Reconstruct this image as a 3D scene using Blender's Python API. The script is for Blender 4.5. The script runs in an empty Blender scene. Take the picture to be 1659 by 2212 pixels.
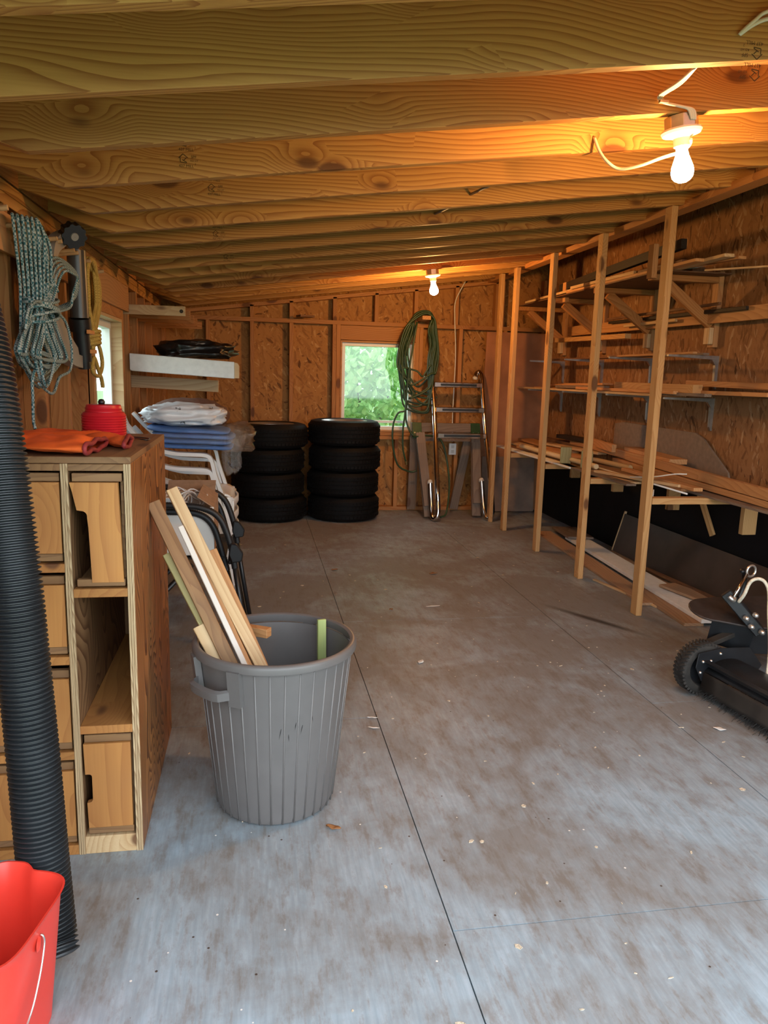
import bpy, bmesh, math, random
from mathutils import Vector, Matrix, noise as mnoise
R = random.Random(7)
SC = bpy.context.scene
COL = SC.collection

# ------------------------------------------------------------------ camera
cam_d = bpy.data.cameras.new('camera')
cam = bpy.data.objects.new('camera', cam_d)
COL.objects.link(cam)
cam_d.sensor_fit = 'HORIZONTAL'
cam_d.sensor_width = 36.0
cam_d.lens = 36.0 * 1625.35 / 1659.0
cam_d.clip_start = 0.02
yaw, pitch, roll = 0.172761, -0.179351, 0.02691
fw = Vector((math.sin(yaw) * math.cos(pitch), math.cos(yaw) * math.cos(pitch), math.sin(pitch)))
rt = Vector((math.cos(yaw), -math.sin(yaw), 0))
up = rt.cross(fw)
r2 = math.cos(roll) * rt + math.sin(roll) * up
u2 = -math.sin(roll) * rt + math.cos(roll) * up
cam.matrix_world = Matrix(((r2.x, u2.x, -fw.x, 0), (r2.y, u2.y, -fw.y, 0), (r2.z, u2.z, -fw.z, 1.381), (0, 0, 0, 1)))
SC.camera = cam

# ------------------------------------------------------------------ world, exposure
SKY_STRENGTH = 4.8
BULB_STRENGTH = 660.0
BULB_COLOR = (1.0, 0.48, 0.14)
w = bpy.data.worlds.new('overcast_sky')
SC.world = w
w.use_nodes = True
bg = w.node_tree.nodes['Background']
bg.inputs[0].default_value = (0.84, 0.93, 1.0, 1)
bg.inputs[1].default_value = SKY_STRENGTH
vs = SC.view_settings
vs.view_transform = 'Standard'
vs.look = 'None'
vs.gamma = 1
vs.exposure = 0.18
vs.use_curve_mapping = False

# ------------------------------------------------------------------ helpers
class MB:
    def __init__(s):
        s.v = []; s.f = []
    def add(s, vs_, fs_):
        o = len(s.v)
        s.v += [tuple(v) for v in vs_]
        s.f += [[i + o for i in f] for f in fs_]
        return s
    def box(s, lo, hi, M=None):
        (a, b, c), (d, e, f) = lo, hi
        vv = [(a, b, c), (d, b, c), (d, e, c), (a, e, c), (a, b, f), (d, b, f), (d, e, f), (a, e, f)]
        if M is not None: vv = [M @ Vector(v) for v in vv]
        return s.add(vv, [(3, 2, 1, 0), (4, 5, 6, 7), (0, 1, 5, 4), (1, 2, 6, 5), (2, 3, 7, 6), (3, 0, 4, 7)])
    def bar(s, p0, p1, w_, t_, upv=(0, 0, 1)):
        L, M = frame(p0, p1, upv)
        return s.box((0, -w_ / 2, -t_ / 2), (L, w_ / 2, t_ / 2), M)
    def tube(s, pts, r, n=8, closed=False, caps=True):
        pts = [Vector(p) for p in pts]
        m = len(pts)
        rr = r if isinstance(r, (list, tuple)) else [r] * m
        T = []
        for i in range(m):
            a = pts[i - 1] if (i > 0 or closed) else pts[i]
            b = pts[(i + 1) % m] if (i < m - 1 or closed) else pts[i]
            t = (b - a)
            T.append(t.normalized() if t.length > 1e-9 else Vector((0, 0, 1)))
        u = T[0].orthogonal().normalized()
        vv = []
        for i in range(m):
            u = (u - T[i] * u.dot(T[i]))
            u = u.normalized() if u.length > 1e-6 else T[i].orthogonal().normalized()
            v = T[i].cross(u)
            for k in range(n):
                a = 2 * math.pi * k / n
                vv.append(pts[i] + (u * math.cos(a) + v * math.sin(a)) * rr[i])
        ff = []
        for i in range(m if closed else m - 1):
            j = (i + 1) % m
            for k in range(n):
                l = (k + 1) % n
                ff.append((i * n + k, i * n + l, j * n + l, j * n + k))
        if caps and not closed:
            ff.append(tuple(range(n - 1, -1, -1)))
            ff.append(tuple((m - 1) * n + k for k in range(n)))
        return s.add(vv, ff)
    def lathe(s, prof, n=32, M=None, closed=False):
        vv = []
        for r_, z_ in prof:
            for k in range(n):
                a = 2 * math.pi * k / n
                p = Vector((r_ * math.cos(a), r_ * math.sin(a), z_))
                vv.append(M @ p if M is not None else p)
        m = len(prof); ff = []
        for i in range(m if closed else m - 1):
            j = (i + 1) % m
            for k in range(n):
                l = (k + 1) % n
                ff.append((i * n + k, i * n + l, j * n + l, j * n + k))
        return s.add(vv, ff)
    def prism(s, poly, h, M=None):
        n = len(poly)
        vv = [Vector((x, y, 0)) for x, y in poly] + [Vector((x, y, h)) for x, y in poly]
        if M is not None: vv = [M @ v for v in vv]
        ff = [tuple(range(n - 1, -1, -1)), tuple(range(n, 2 * n))]
        ff += [(i, (i + 1) % n, n + (i + 1) % n, n + i) for i in range(n)]
        return s.add(vv, ff)
    def sheet(s, fn, nu, nv, closeu=False):
        vv = [fn(i / (nu if closeu else nu - 1), j / (nv - 1)) for j in range(nv) for i in range(nu)]
        ff = []
        for j in range(nv - 1):
            for i in range(nu if closeu else nu - 1):
                k = (i + 1) % nu
                ff.append((j * nu + i, j * nu + k, (j + 1) * nu + k, (j + 1) * nu + i))
        return s.add(vv, ff)
    def build(s, name, mat_, parent=None, smooth=False, bevel=0.0, sub=0, solid=0.0, autosm=None):
        me = bpy.data.meshes.new(name)
        bm = bmesh.new()
        bv = [bm.verts.new(v) for v in s.v]
        for f in s.f:
            try: bm.faces.new([bv[i] for i in f])
            except ValueError: pass
        bmesh.ops.recalc_face_normals(bm, faces=bm.faces)
        if bevel: bmesh.ops.bevel(bm, geom=list(bm.edges), offset=bevel, segments=1, affect='EDGES', clamp_overlap=True)
        if smooth:
            for f in bm.faces: f.smooth = True
            if autosm:
                for e in bm.edges:
                    if len(e.link_faces) == 2 and e.calc_face_angle(0) > autosm: e.smooth = False
        bm.to_mesh(me); bm.free()
        o = bpy.data.objects.new(name, me)
        COL.objects.link(o)
        me.materials.append(mat_)
        if solid:
            md = o.modifiers.new('solid', 'SOLIDIFY'); md.thickness = solid; md.offset = 0
        if sub:
            md = o.modifiers.new('sub', 'SUBSURF'); md.levels = sub; md.render_levels = sub
        par(o, parent)
        return o

def frame(p0, p1, upv=(0, 0, 1)):
    p0 = Vector(p0); p1 = Vector(p1)
    x = p1 - p0; L = x.length; x.normalize()
    z = Vector(upv); z = z - x * z.dot(x)
    if z.length < 1e-5: z = Vector((0, 1, 0)) - x * x.y
    z.normalize(); y = z.cross(x)
    return L, Matrix(((x.x, y.x, z.x, p0.x), (x.y, y.y, z.y, p0.y), (x.z, y.z, z.z, p0.z), (0, 0, 0, 1)))

def wmat(o):
    return o.matrix_basis.copy() if o.parent is None else wmat(o.parent) @ o.matrix_parent_inverse @ o.matrix_basis

def par(o, parent):
    if parent is not None:
        o.parent = parent
        o.matrix_parent_inverse = wmat(parent).inverted()

def tag(o, label=None, cat=None, group=None, kind=None):
    if label: o['label'] = label
    if cat: o['category'] = cat
    if group: o['group'] = group
    if kind: o['kind'] = kind
    return o

def thing(name, loc, label, cat, group=None, rz=0.0):
    o = bpy.data.objects.new(name, None)
    COL.objects.link(o)
    o.empty_display_size = 0.05
    o.location = loc; o.rotation_euler = (0, 0, rz)
    return tag(o, label, cat, group)

def structure(name, loc=(0, 0, 0)):
    o = bpy.data.objects.new(name, None)
    COL.objects.link(o); o.location = loc
    return tag(o, kind='structure')

BOARDS = {}
def board(name, p0, p1, w_, t_, mat_, parent=None, upv=(0, 0, 1), bev=0.0015, label=None, cat=None, group=None, kind=None):
    """a piece of lumber: local X along the grain, Y across its width, Z through its thickness"""
    L, M = frame(p0, p1, upv)
    key = (round(L, 3), w_, t_, mat_.name, bev)
    me = BOARDS.get(key)
    if me is None:
        bm = bmesh.new()
        bmesh.ops.create_cube(bm, size=1.0, matrix=Matrix.Translation((L / 2, 0, 0)) @ Matrix.Diagonal((L, w_, t_, 1)))
        if bev: bmesh.ops.bevel(bm, geom=list(bm.edges), offset=bev, segments=1, affect='EDGES')
        me = bpy.data.meshes.new(name); bm.to_mesh(me); bm.free()
        me.materials.append(mat_); BOARDS[key] = me
    o = bpy.data.objects.new(name, me)
    COL.objects.link(o)
    o.matrix_basis = M
    par(o, parent)
    return tag(o, label, cat, group, kind)

def copy_tree(o, parent=None):
    c = o.copy(); COL.objects.link(c)
    if parent is not None:
        c.parent = parent; c.matrix_parent_inverse = o.matrix_parent_inverse.copy()
    for ch in list(o.children): copy_tree(ch, c)
    return c

def spline(pts, n=8, closed=False):
    P = [Vector(p) for p in pts]; m = len(P); out = []
    segs = m if closed else m - 1
    for i in range(segs):
        a = P[(i - 1) % m] if (closed or i > 0) else P[i] * 2 - P[i + 1]
        b = P[i]; c = P[(i + 1) % m]
        d = P[(i + 2) % m] if (closed or i < m - 2) else P[i + 1] * 2 - P[i]
        for k in range(n):
            t = k / n
            out.append(0.5 * ((2 * b) + (c - a) * t + (2 * a - 5 * b + 4 * c - d) * t * t + (3 * b - a - 3 * c + d) * t ** 3))
    if not closed: out.append(P[-1])
    return out

# ------------------------------------------------------------------ materials
def new_mat(name):
    m = bpy.data.materials.new(name); m.use_nodes = True
    nt = m.node_tree
    return m, nt, nt.nodes['Principled BSDF']

def N(nt, typ, ins=None, **props):
    n = nt.nodes.new(typ)
    for k, v in props.items(): setattr(n, k, v)
    if ins:
        for k, v in ins.items():
            if isinstance(v, bpy.types.NodeSocket): nt.links.new(v, n.inputs[k])
            else: n.inputs[k].default_value = v
    return n

def math_(nt, op, a, b=None, clamp=False):
    ins = {0: a}
    if b is not None: ins[1] = b
    return N(nt, 'ShaderNodeMath', ins, operation=op, use_clamp=clamp).outputs[0]

def mixc(nt, fac, a, b, blend='MIX'):
    n = N(nt, 'ShaderNodeMix', None, data_type='RGBA', blend_type=blend)
    for k, v in ((0, fac), (6, a), (7, b)):
        if isinstance(v, bpy.types.NodeSocket): nt.links.new(v, n.inputs[k])
        else: n.inputs[k].default_value = (*v, 1) if isinstance(v, (tuple, list)) and len(v) == 3 else v
    return n.outputs[2]

def ramp(nt, fac, stops):
    n = N(nt, 'ShaderNodeValToRGB', {0: fac})
    els = n.color_ramp.elements
    while len(els) > 1: els.remove(els[-1])
    for i, (p, c) in enumerate(stops):
        e = els[0] if i == 0 else els.new(p)
        e.position = p
        e.color = (*c, 1) if len(c) == 3 else c
    return n.outputs[0]

def plain(name, c, rough=0.5, metal=0.0, noise=0.0, nscale=30.0, bump=0.0, spec=0.5, alpha=1.0, trans=0.0, coat=0.0):
    m, nt, b = new_mat(name)
    b.inputs['Base Color'].default_value = (*c, 1)
    b.inputs['Roughness'].default_value = rough
    b.inputs['Metallic'].default_value = metal
    b.inputs['Specular IOR Level'].default_value = spec
    b.inputs['Alpha'].default_value = alpha
    b.inputs['Transmission Weight'].default_value = trans
    b.inputs['Coat Weight'].default_value = coat
    if noise or bump:
        tc = N(nt, 'ShaderNodeTexCoord')
        nz = N(nt, 'ShaderNodeTexNoise', {'Vector': tc.outputs['Object'], 'Scale': nscale, 'Detail': 4.0})
        if noise:
            d = tuple(x * (1 - noise) for x in c); l = tuple(min(1, x * (1 + noise)) for x in c)
            nt.links.new(ramp(nt, nz.outputs[0], [(0.3, d), (0.7, l)]), b.inputs['Base Color'])
        if bump:
            bp = N(nt, 'ShaderNodeBump', {'Height': nz.outputs[0], 'Strength': bump, 'Distance': 0.01})
            nt.links.new(bp.outputs[0], b.inputs['Normal'])
    return m

def wood(name, light, dark, knot=(0.10, 0.035, 0.012), ring=12.0, knots=0.8, rough=0.62, contrast=0.55, weather=0.0, vary=0.22, stretch=0.10, fig=0.16, ffx=0.9):
    m, nt, b = new_mat(name)
    tc = N(nt, 'ShaderNodeTexCoord'); oi = N(nt, 'ShaderNodeObjectInfo')
    r = oi.outputs['Random']
    off = N(nt, 'ShaderNodeCombineXYZ', {0: math_(nt, 'MULTIPLY', r, 53.0), 1: math_(nt, 'MULTIPLY_ADD', r, 0.16), 2: math_(nt, 'MULTIPLY_ADD', r, -0.13)})
    off.inputs[1].links[0].from_node.inputs[2].default_value = 0.02
    off.inputs[2].links[0].from_node.inputs[2].default_value = 0.11
    p = N(nt, 'ShaderNodeVectorMath', {0: tc.outputs['Object'], 1: off.outputs[0]}, operation='ADD').outputs[0]
    # knots
    pk = N(nt, 'ShaderNodeVectorMath', {0: p, 1: (3.6, 8.0, 8.0)}, operation='MULTIPLY').outputs[0]
    vk = N(nt, 'ShaderNodeTexVoronoi', {'Vector': pk, 'Scale': 1.0})
    sel = math_(nt, 'GREATER_THAN', N(nt, 'ShaderNodeSeparateColor', {0: vk.outputs['Color']}).outputs[0], knots)
    kd = N(nt, 'ShaderNodeMapRange', {'Value': vk.outputs['Distance'], 1: 0.15, 2: 0.24, 3: 1.0, 4: 0.0}, interpolation_type='SMOOTHSTEP').outputs[0]
    kin = math_(nt, 'MULTIPLY', sel, kd)
    kh = N(nt, 'ShaderNodeMapRange', {'Value': vk.outputs['Distance'], 1: 0.1, 2: 0.65, 3: 1.0, 4: 0.0}, interpolation_type='SMOOTHSTEP').outputs[0]
    khalo = math_(nt, 'MULTIPLY', sel, kh)
    # growth rings drawn out along the board and bent round the knots
    lo = N(nt, 'ShaderNodeTexNoise', {'Vector': N(nt, 'ShaderNodeVectorMath', {0: p, 1: (ffx, 4.0, 4.0)}, operation='MULTIPLY').outputs[0], 'Scale': 1.0, 'Detail': 1.0}).outputs[0]
    bend = math_(nt, 'ADD', math_(nt, 'MULTIPLY', lo, fig), math_(nt, 'MULTIPLY', khalo, 0.05))
    ps = N(nt, 'ShaderNodeVectorMath', {0: p, 1: (stretch, 1.0, 1.0)}, operation='MULTIPLY').outputs[0]
    pb = N(nt, 'ShaderNodeVectorMath', {0: ps, 1: N(nt, 'ShaderNodeCombineXYZ', {0: 0.0, 1: bend, 2: bend}).outputs[0]}, operation='ADD').outputs[0]
    wv = N(nt, 'ShaderNodeTexWave', {'Vector': pb, 'Scale': ring, 'Distortion': 1.6, 'Detail': 2.0, 'Detail Scale': 1.4}, wave_type='RINGS', rings_direction='X', wave_profile='SAW').outputs['Fac']
    fine = N(nt, 'ShaderNodeTexNoise', {'Vector': N(nt, 'ShaderNodeVectorMath', {0: p, 1: (5.0, 190.0, 190.0)}, operation='MULTIPLY').outputs[0], 'Scale': 1.0, 'Detail': 2.0}).outputs[0]
    g = math_(nt, 'ADD', math_(nt, 'MULTIPLY', math_(nt, 'POWER', wv, 2.2), contrast), math_(nt, 'MULTIPLY', fine, 0.35))
    col = ramp(nt, g, [(0.12, light), (0.85, dark)])
    blot = N(nt, 'ShaderNodeTexNoise', {'Vector': N(nt, 'ShaderNodeVectorMath', {0: p, 1: (1.5, 5.0, 5.0)}, operation='MULTIPLY').outputs[0], 'Scale': 1.0, 'Detail': 3.0}).outputs[0]
    col = mixc(nt, math_(nt, 'MULTIPLY', blot, 0.35), col, tuple(x * 0.6 for x in dark), 'MIX')
    col = mixc(nt, math_(nt, 'MULTIPLY', khalo, 0.45), col, dark)
    col = mixc(nt, math_(nt, 'MULTIPLY', kin, 0.85), col, knot)
    if weather:
        wz = N(nt, 'ShaderNodeTexNoise', {'Vector': p, 'Scale': 6.0, 'Detail': 6.0}).outputs[0]
        col = mixc(nt, math_(nt, 'MULTIPLY', wz, weather), col, (0.10, 0.085, 0.075))
    hv = N(nt, 'ShaderNodeHueSaturation', {'Color': col, 'Value': math_(nt, 'MULTIPLY_ADD', r, vary), 'Saturation': 1.0})
    hv.inputs['Value'].links[0].from_node.inputs[2].default_value = 1.0 - vary / 2
    nt.links.new(hv.outputs[0], b.inputs['Base Color'])
    b.inputs['Roughness'].default_value = rough
    b.inputs['Specular IOR Level'].default_value = 0.3
    bp = N(nt, 'ShaderNodeBump', {'Height': g, 'Strength': 0.12, 'Distance': 0.003})
    nt.links.new(bp.outputs[0], b.inputs['Normal'])
    return m

def osb(name, axis, cols, vert=0.0):
    """oriented strand board: overlapping long flakes; axis is the normal of the wall"""
    m, nt, b = new_mat(name)
    tc = N(nt, 'ShaderNodeTexCoord')
    sx = N(nt, 'ShaderNodeSeparateXYZ', {0: tc.outputs['Object']})
    uv = N(nt, 'ShaderNodeCombineXYZ', {0: sx.outputs[0 if axis == 'Y' else 1], 1: sx.outputs[2], 2: 0.0}).outputs[0]
    wob = N(nt, 'ShaderNodeTexNoise', {'Vector': uv, 'Scale': 9.0, 'Detail': 2.0})
    uvw = N(nt, 'ShaderNodeVectorMath', {0: uv, 1: N(nt, 'ShaderNodeVectorMath', {0: wob.outputs['Color'], 'Scale': 0.025}, operation='SCALE').outputs[0]}, operation='ADD').outputs[0]
    layers = []
    angs = (0.3, 1.0, -0.7, 1.7, 2.2) if not vert else (1.5, 1.15, 1.95, 1.62, 0.9)
    for i, a in enumerate(angs):
        mp = N(nt, 'ShaderNodeMapping', {'Vector': uvw, 'Location': (3.1 * i, 1.7 * i, 0), 'Rotation': (0, 0, a), 'Scale': (1 / 13.0, 1 / 55.0, 1.0)}, vector_type='TEXTURE')
        v = N(nt, 'ShaderNodeTexVoronoi', {'Vector': mp.outputs[0], 'Scale': 1.0, 'Randomness': 1.0}, voronoi_dimensions='2D')
        sc_ = N(nt, 'ShaderNodeSeparateColor', {0: v.outputs['Color']})
        layers.append((sc_.outputs[0], sc_.outputs[1]))
    val = layers[0][0]; 
    for i in range(1, len(layers)):
        s_ = math_(nt, 'GREATER_THAN', layers[i][1], 0.45 + 0.09 * i)
        mx = N(nt, 'ShaderNodeMix', {0: s_, 2: val, 3: layers[i][0]}, data_type='FLOAT')
        val = mx.outputs[0]
    col = ramp(nt, val, [(0.0, cols[0]), (0.06, cols[1]), (0.5, cols[2]), (0.9, cols[2]), (1.0, cols[3])])
    fn = N(nt, 'ShaderNodeTexNoise', {'Vector': uv, 'Scale': 140.0, 'Detail': 3.0}).outputs[0]
    col = mixc(nt, math_(nt, 'MULTIPLY', fn, 0.55), col, cols[1])
    nt.links.new(col, b.inputs['Base Color'])
    b.inputs['Roughness'].default_value = 0.7
    b.inputs['Specular IOR Level'].default_value = 0.2
    bp = N(nt, 'ShaderNodeBump', {'Height': val, 'Strength': 0.25, 'Distance': 0.004})
    nt.links.new(bp.outputs[0], b.inputs['Normal'])
    return m

def floor_mat():
    m, nt, b = new_mat('painted_plywood_floor')
    tc = N(nt, 'ShaderNodeTexCoord'); p = tc.outputs['Object']
    st = N(nt, 'ShaderNodeTexNoise', {'Vector': N(nt, 'ShaderNodeVectorMath', {0: p, 1: (95.0, 7.0, 1.0)}, operation='MULTIPLY').outputs[0], 'Scale': 1.0, 'Detail': 3.0}).outputs[0]
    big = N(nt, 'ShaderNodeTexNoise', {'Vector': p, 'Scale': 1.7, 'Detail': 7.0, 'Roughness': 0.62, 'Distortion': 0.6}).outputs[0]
    mid = N(nt, 'ShaderNodeTexNoise', {'Vector': N(nt, 'ShaderNodeVectorMath', {0: p, 1: (16.0, 6.0, 1.0)}, operation='MULTIPLY').outputs[0], 'Scale': 1.0, 'Detail': 7.0, 'Roughness': 0.72}).outputs[0]
    sp = N(nt, 'ShaderNodeTexVoronoi', {'Vector': p, 'Scale': 5.0})
    paint = ramp(nt, st, [(0.3, (0.265, 0.345, 0.405)), (0.7, (0.37, 0.455, 0.525))])
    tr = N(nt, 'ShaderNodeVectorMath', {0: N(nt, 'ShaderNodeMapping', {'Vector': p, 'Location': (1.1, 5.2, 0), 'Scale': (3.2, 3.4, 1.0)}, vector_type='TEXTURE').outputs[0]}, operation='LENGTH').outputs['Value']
    dirt_falloff = N(nt, 'ShaderNodeMapRange', {'Value': math_(nt, 'ADD', tr, math_(nt, 'MULTIPLY', big, 0.5)), 1: 0.8, 2: 1.6, 3: 0.10, 4: -0.035}).outputs[0]  # dirt plus painted light falloff: mid floor darker, front kept clean and bright
    dirt_shade = ramp(nt, math_(nt, 'ADD', dirt_falloff, math_(nt, 'ADD', math_(nt, 'MULTIPLY', big, 0.7), math_(nt, 'MULTIPLY', mid, 0.3))), [(0.42, (0, 0, 0)), (0.62, (1, 1, 1))])
    col = mixc(nt, math_(nt, 'MULTIPLY', dirt_shade, 0.80), paint, (0.185, 0.160, 0.138))
    # rubbed streaks and stains
    stf = ramp(nt, math_(nt, 'MULTIPLY', mid, math_(nt, 'ADD', st, 0.4)), [(0.46, (0, 0, 0)), (0.60, (1, 1, 1))])
    col = mixc(nt, math_(nt, 'MULTIPLY', stf, 0.42), col, (0.14, 0.105, 0.075))
    # knot plugs
    kd = N(nt, 'ShaderNodeMapRange', {'Value': sp.outputs['Distance'], 1: 0.05, 2: 0.10, 3: 1.0, 4: 0.0}).outputs[0]
    ks = math_(nt, 'GREATER_THAN', N(nt, 'ShaderNodeSeparateColor', {0: sp.outputs['Color']}).outputs[0], 0.72)
    col = mixc(nt, math_(nt, 'MULTIPLY', math_(nt, 'MULTIPLY', kd, ks), 0.45), col, (0.17, 0.14, 0.11))
    # small dark and pale specks
    s2 = N(nt, 'ShaderNodeTexVoronoi', {'Vector': p, 'Scale': 26.0})
    sc2 = N(nt, 'ShaderNodeSeparateColor', {0: s2.outputs['Color']})
    near = math_(nt, 'LESS_THAN', s2.outputs['Distance'], 0.085)
    col = mixc(nt, math_(nt, 'MULTIPLY', near, math_(nt, 'GREATER_THAN', sc2.outputs[0], 0.93)), col, (0.06, 0.045, 0.035))
    col = mixc(nt, math_(nt, 'MULTIPLY', near, math_(nt, 'GREATER_THAN', sc2.outputs[1], 0.95)), col, (0.75, 0.73, 0.68))
    # a black rubbed scuff
    q = N(nt, 'ShaderNodeMapping', {'Vector': p, 'Location': (1.96, 3.98, 0), 'Rotation': (0, 0, -1.03), 'Scale': (0.46, 0.045, 1.0)}, vector_type='TEXTURE').outputs[0]
    ql = N(nt, 'ShaderNodeVectorMath', {0: q}, operation='LENGTH').outputs['Value']
    qf = N(nt, 'ShaderNodeMapRange', {'Value': math_(nt, 'ADD', ql, math_(nt, 'MULTIPLY', mid, 0.9)), 1: 0.75, 2: 1.35, 3: 0.85, 4: 0.0}).outputs[0]
    col = mixc(nt, qf, col, (0.03, 0.028, 0.027))
    nt.links.new(col, b.inputs['Base Color'])
    rg = N(nt, 'ShaderNodeMapRange', {'Value': big, 1: 0.3, 2: 0.7, 3: 0.42, 4: 0.62}).outputs[0]
    nt.links.new(rg, b.inputs['Roughness'])
    b.inputs['Specular IOR Level'].default_value = 0.4
    h = math_(nt, 'ADD', math_(nt, 'MULTIPLY', st, 0.6), math_(nt, 'MULTIPLY', mid, 0.4))
    bp = N(nt, 'ShaderNodeBump', {'Height': h, 'Strength': 0.25, 'Distance': 0.002})
    nt.links.new(bp.outputs[0], b.inputs['Normal'])
    return m

def emit(name, c, s_):
    m, nt, b = new_mat(name)
    b.inputs['Base Color'].default_value = (0.9, 0.85, 0.75, 1)
    b.inputs['Emission Color'].default_value = (*c, 1)
    b.inputs['Emission Strength'].default_value = s_
    return m

PINE = wood('pine_lumber', (0.58, 0.315, 0.092), (0.31, 0.125, 0.033), ring=24, contrast=0.75, fig=0.15, knots=0.58)
STUD = wood('stud_lumber', (0.50, 0.235, 0.075), (0.31, 0.115, 0.032), ring=22, knots=0.7)
POSTW = wood('post_lumber', (0.62, 0.37, 0.155), (0.44, 0.21, 0.07), ring=24, knots=0.55)
PALE = wood('pale_board', (0.64, 0.46, 0.26), (0.46, 0.28, 0.13), ring=15)
ORANGEW = wood('fir_board', (0.58, 0.31, 0.13), (0.40, 0.18, 0.065), ring=16)
BROWNW = wood('brown_board', (0.20, 0.10, 0.05), (0.11, 0.05, 0.025), ring=16, knots=0.95)
GREYW = wood('weathered_board', (0.30, 0.22, 0.16), (0.17, 0.115, 0.08), ring=18, weather=0.6)
DARKW = wood('dark_board', (0.028, 0.019, 0.015), (0.014, 0.009, 0.007), ring=14, knots=0.97)
GREENW = wood('treated_board', (0.42, 0.36, 0.16), (0.27, 0.21, 0.08), ring=15)
LIMEW = wood('green_board', (0.46, 0.55, 0.22), (0.33, 0.40, 0.13), ring=15, knots=0.97)
DRAWERW = wood('drawer_pine', (0.52, 0.235, 0.062), (0.35, 0.13, 0.032), ring=16, knots=0.74, contrast=0.45, weather=0.22, vary=0.3)
OLDW = wood('old_pine', (0.34, 0.18, 0.07), (0.20, 0.09, 0.032), ring=14, weather=0.4)
TANW = wood('tan_board', (0.42, 0.27, 0.16), (0.27, 0.155, 0.085), ring=18)
PLYRED = wood('fir_plywood', (0.40, 0.165, 0.05), (0.10, 0.034, 0.011), knot=(0.06, 0.02, 0.008), ring=7, knots=0.86, contrast=1.0, rough=0.42, stretch=0.2, fig=0.9, ffx=1.6)
PLYIN = wood('plywood_inner', (0.34, 0.18, 0.08), (0.15, 0.065, 0.026), ring=6, knots=0.95, contrast=0.95, stretch=0.2, fig=0.9, ffx=1.6)
WHITEW = plain('white_painted_wood', (0.72, 0.74, 0.72), 0.45, noise=0.06)
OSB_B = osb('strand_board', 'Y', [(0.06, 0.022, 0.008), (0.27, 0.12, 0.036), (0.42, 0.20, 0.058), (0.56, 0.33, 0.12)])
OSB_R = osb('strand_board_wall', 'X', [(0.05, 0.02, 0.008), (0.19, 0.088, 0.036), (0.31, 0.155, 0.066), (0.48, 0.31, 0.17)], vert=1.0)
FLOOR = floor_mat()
BLACKSHEET = plain('black_membrane', (0.0035, 0.004, 0.0055), 0.7, noise=0.3, nscale=6, bump=0.15, spec=0.2)
WHITEV = plain('white_vinyl', (0.74, 0.76, 0.74), 0.35)
CARDB = plain('brown_panel', (0.36, 0.15, 0.065), 0.75, noise=0.25, nscale=4)
GREYPANEL = plain('hardboard', (0.055, 0.036, 0.028), 0.45, noise=0.3, nscale=5)

def glass_mat():
    m, nt, b = new_mat('window_glass')
    tr = N(nt, 'ShaderNodeBsdfTransparent', {0: (0.93, 0.97, 0.95, 1)})
    gl = N(nt, 'ShaderNodeBsdfGlossy', {'Roughness': 0.03})
    mx = N(nt, 'ShaderNodeMixShader', {0: 0.05, 1: tr.outputs[0], 2: gl.outputs[0]})
    nt.links.new(mx.outputs[0], nt.nodes['Material Output'].inputs[0])
    return m
GLASS = glass_mat()

# ------------------------------------------------------------------ the room
XL, XLS = -0.865, -0.955          # face of the left studs, inner face of its sheathing
XR = 3.0                          # face of the right wall
YB, YBS = 7.61, 7.70              # face of the back studs, inner face of its sheathing
YF = 0.45                         # open front
def roof(x): return 2.045 + 0.13 * x
PITCH = 0.4175
def rafter_y(n): return 1.563 + PITCH * n   # far face of rafter n

# floor: painted plywood sheets, staggered
fl = structure('floor')
gap = 0.0018
xs = [-2.0, -0.729, 0.490, 1.709, 2.928, 4.1]
for i in range(5):
    x0, x1 = max(xs[i], -1.05), min(xs[i + 1], 3.12)
    start = 1.629 - 2.438 if i % 2 == 0 else 0.41 - 2.438
    y = start
    while y < YBS + 0.1:
        y0, y1 = max(y, YF), min(y + 2.438, YBS + 0.1)
        if y1 - y0 > 0.05:
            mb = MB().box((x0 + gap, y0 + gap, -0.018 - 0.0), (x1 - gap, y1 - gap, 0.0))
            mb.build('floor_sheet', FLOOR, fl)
        y += 2.438
MB().box((-1.05, YF, -0.10), (3.12, YBS + 0.1, -0.0195)).build('subfloor', BROWNW, fl)

# back wall
wb = structure('wall_back')
WX0, WX1, WZ0, WZ1 = 0.845, 1.605, 0.815, 1.715     # back window opening
def osb_piece(x0, x1, z0, z1):
    MB().box((x0, YBS, z0), (x1, YBS + 0.012, z1)).build('strand_panel', OSB_B, wb)
osb_piece(-1.05, WX0, 0.0, 1.22); osb_piece(-1.05, WX0, 1.22, 2.95)
osb_piece(WX0, WX1, 0.0, WZ0); osb_piece(WX0, WX1, WZ1, 2.95)
osb_piece(WX1, 3.12, 0.0, 1.22); osb_piece(WX1, 3.12, 1.22, 2.95)
def bstud(x, z0, z1, w_=0.038, m=STUD):
    return board('stud', (x, (YB + YBS) / 2, z0), (x, (YB + YBS) / 2, z1), 0.038, 0.089, m, wb, upv=(0, 1, 0))
board('bottom_plate', (-0.95, (YB + YBS) / 2, 0.019), (2.97, (YB + YBS) / 2, 0.019), 0.089, 0.038, STUD, wb)
board('rail', (-0.95, (YB + YBS) / 2, 1.884), (2.97, (YB + YBS) / 2, 1.884), 0.089, 0.040, STUD, wb)
for x in (-0.86, -0.44, -0.02, 0.36, 0.785, 0.825, 1.625, 1.665, 2.075, 2.545, 2.95):
    bstud(x, 0.038, 1.864)
for x in (-0.02, 0.36, 0.785, 1.20, 1.60, 2.02, 2.44, 2.50, 2.95):
    bstud(x, 1.904, min(roof(x), 2.40) - 0.02)
for z in (0.795, 0.755): board('window_sill_plate', (0.845, (YB + YBS) / 2, z), (1.605, (YB + YBS) / 2, z), 0.089, 0.036, STUD, wb)
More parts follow.
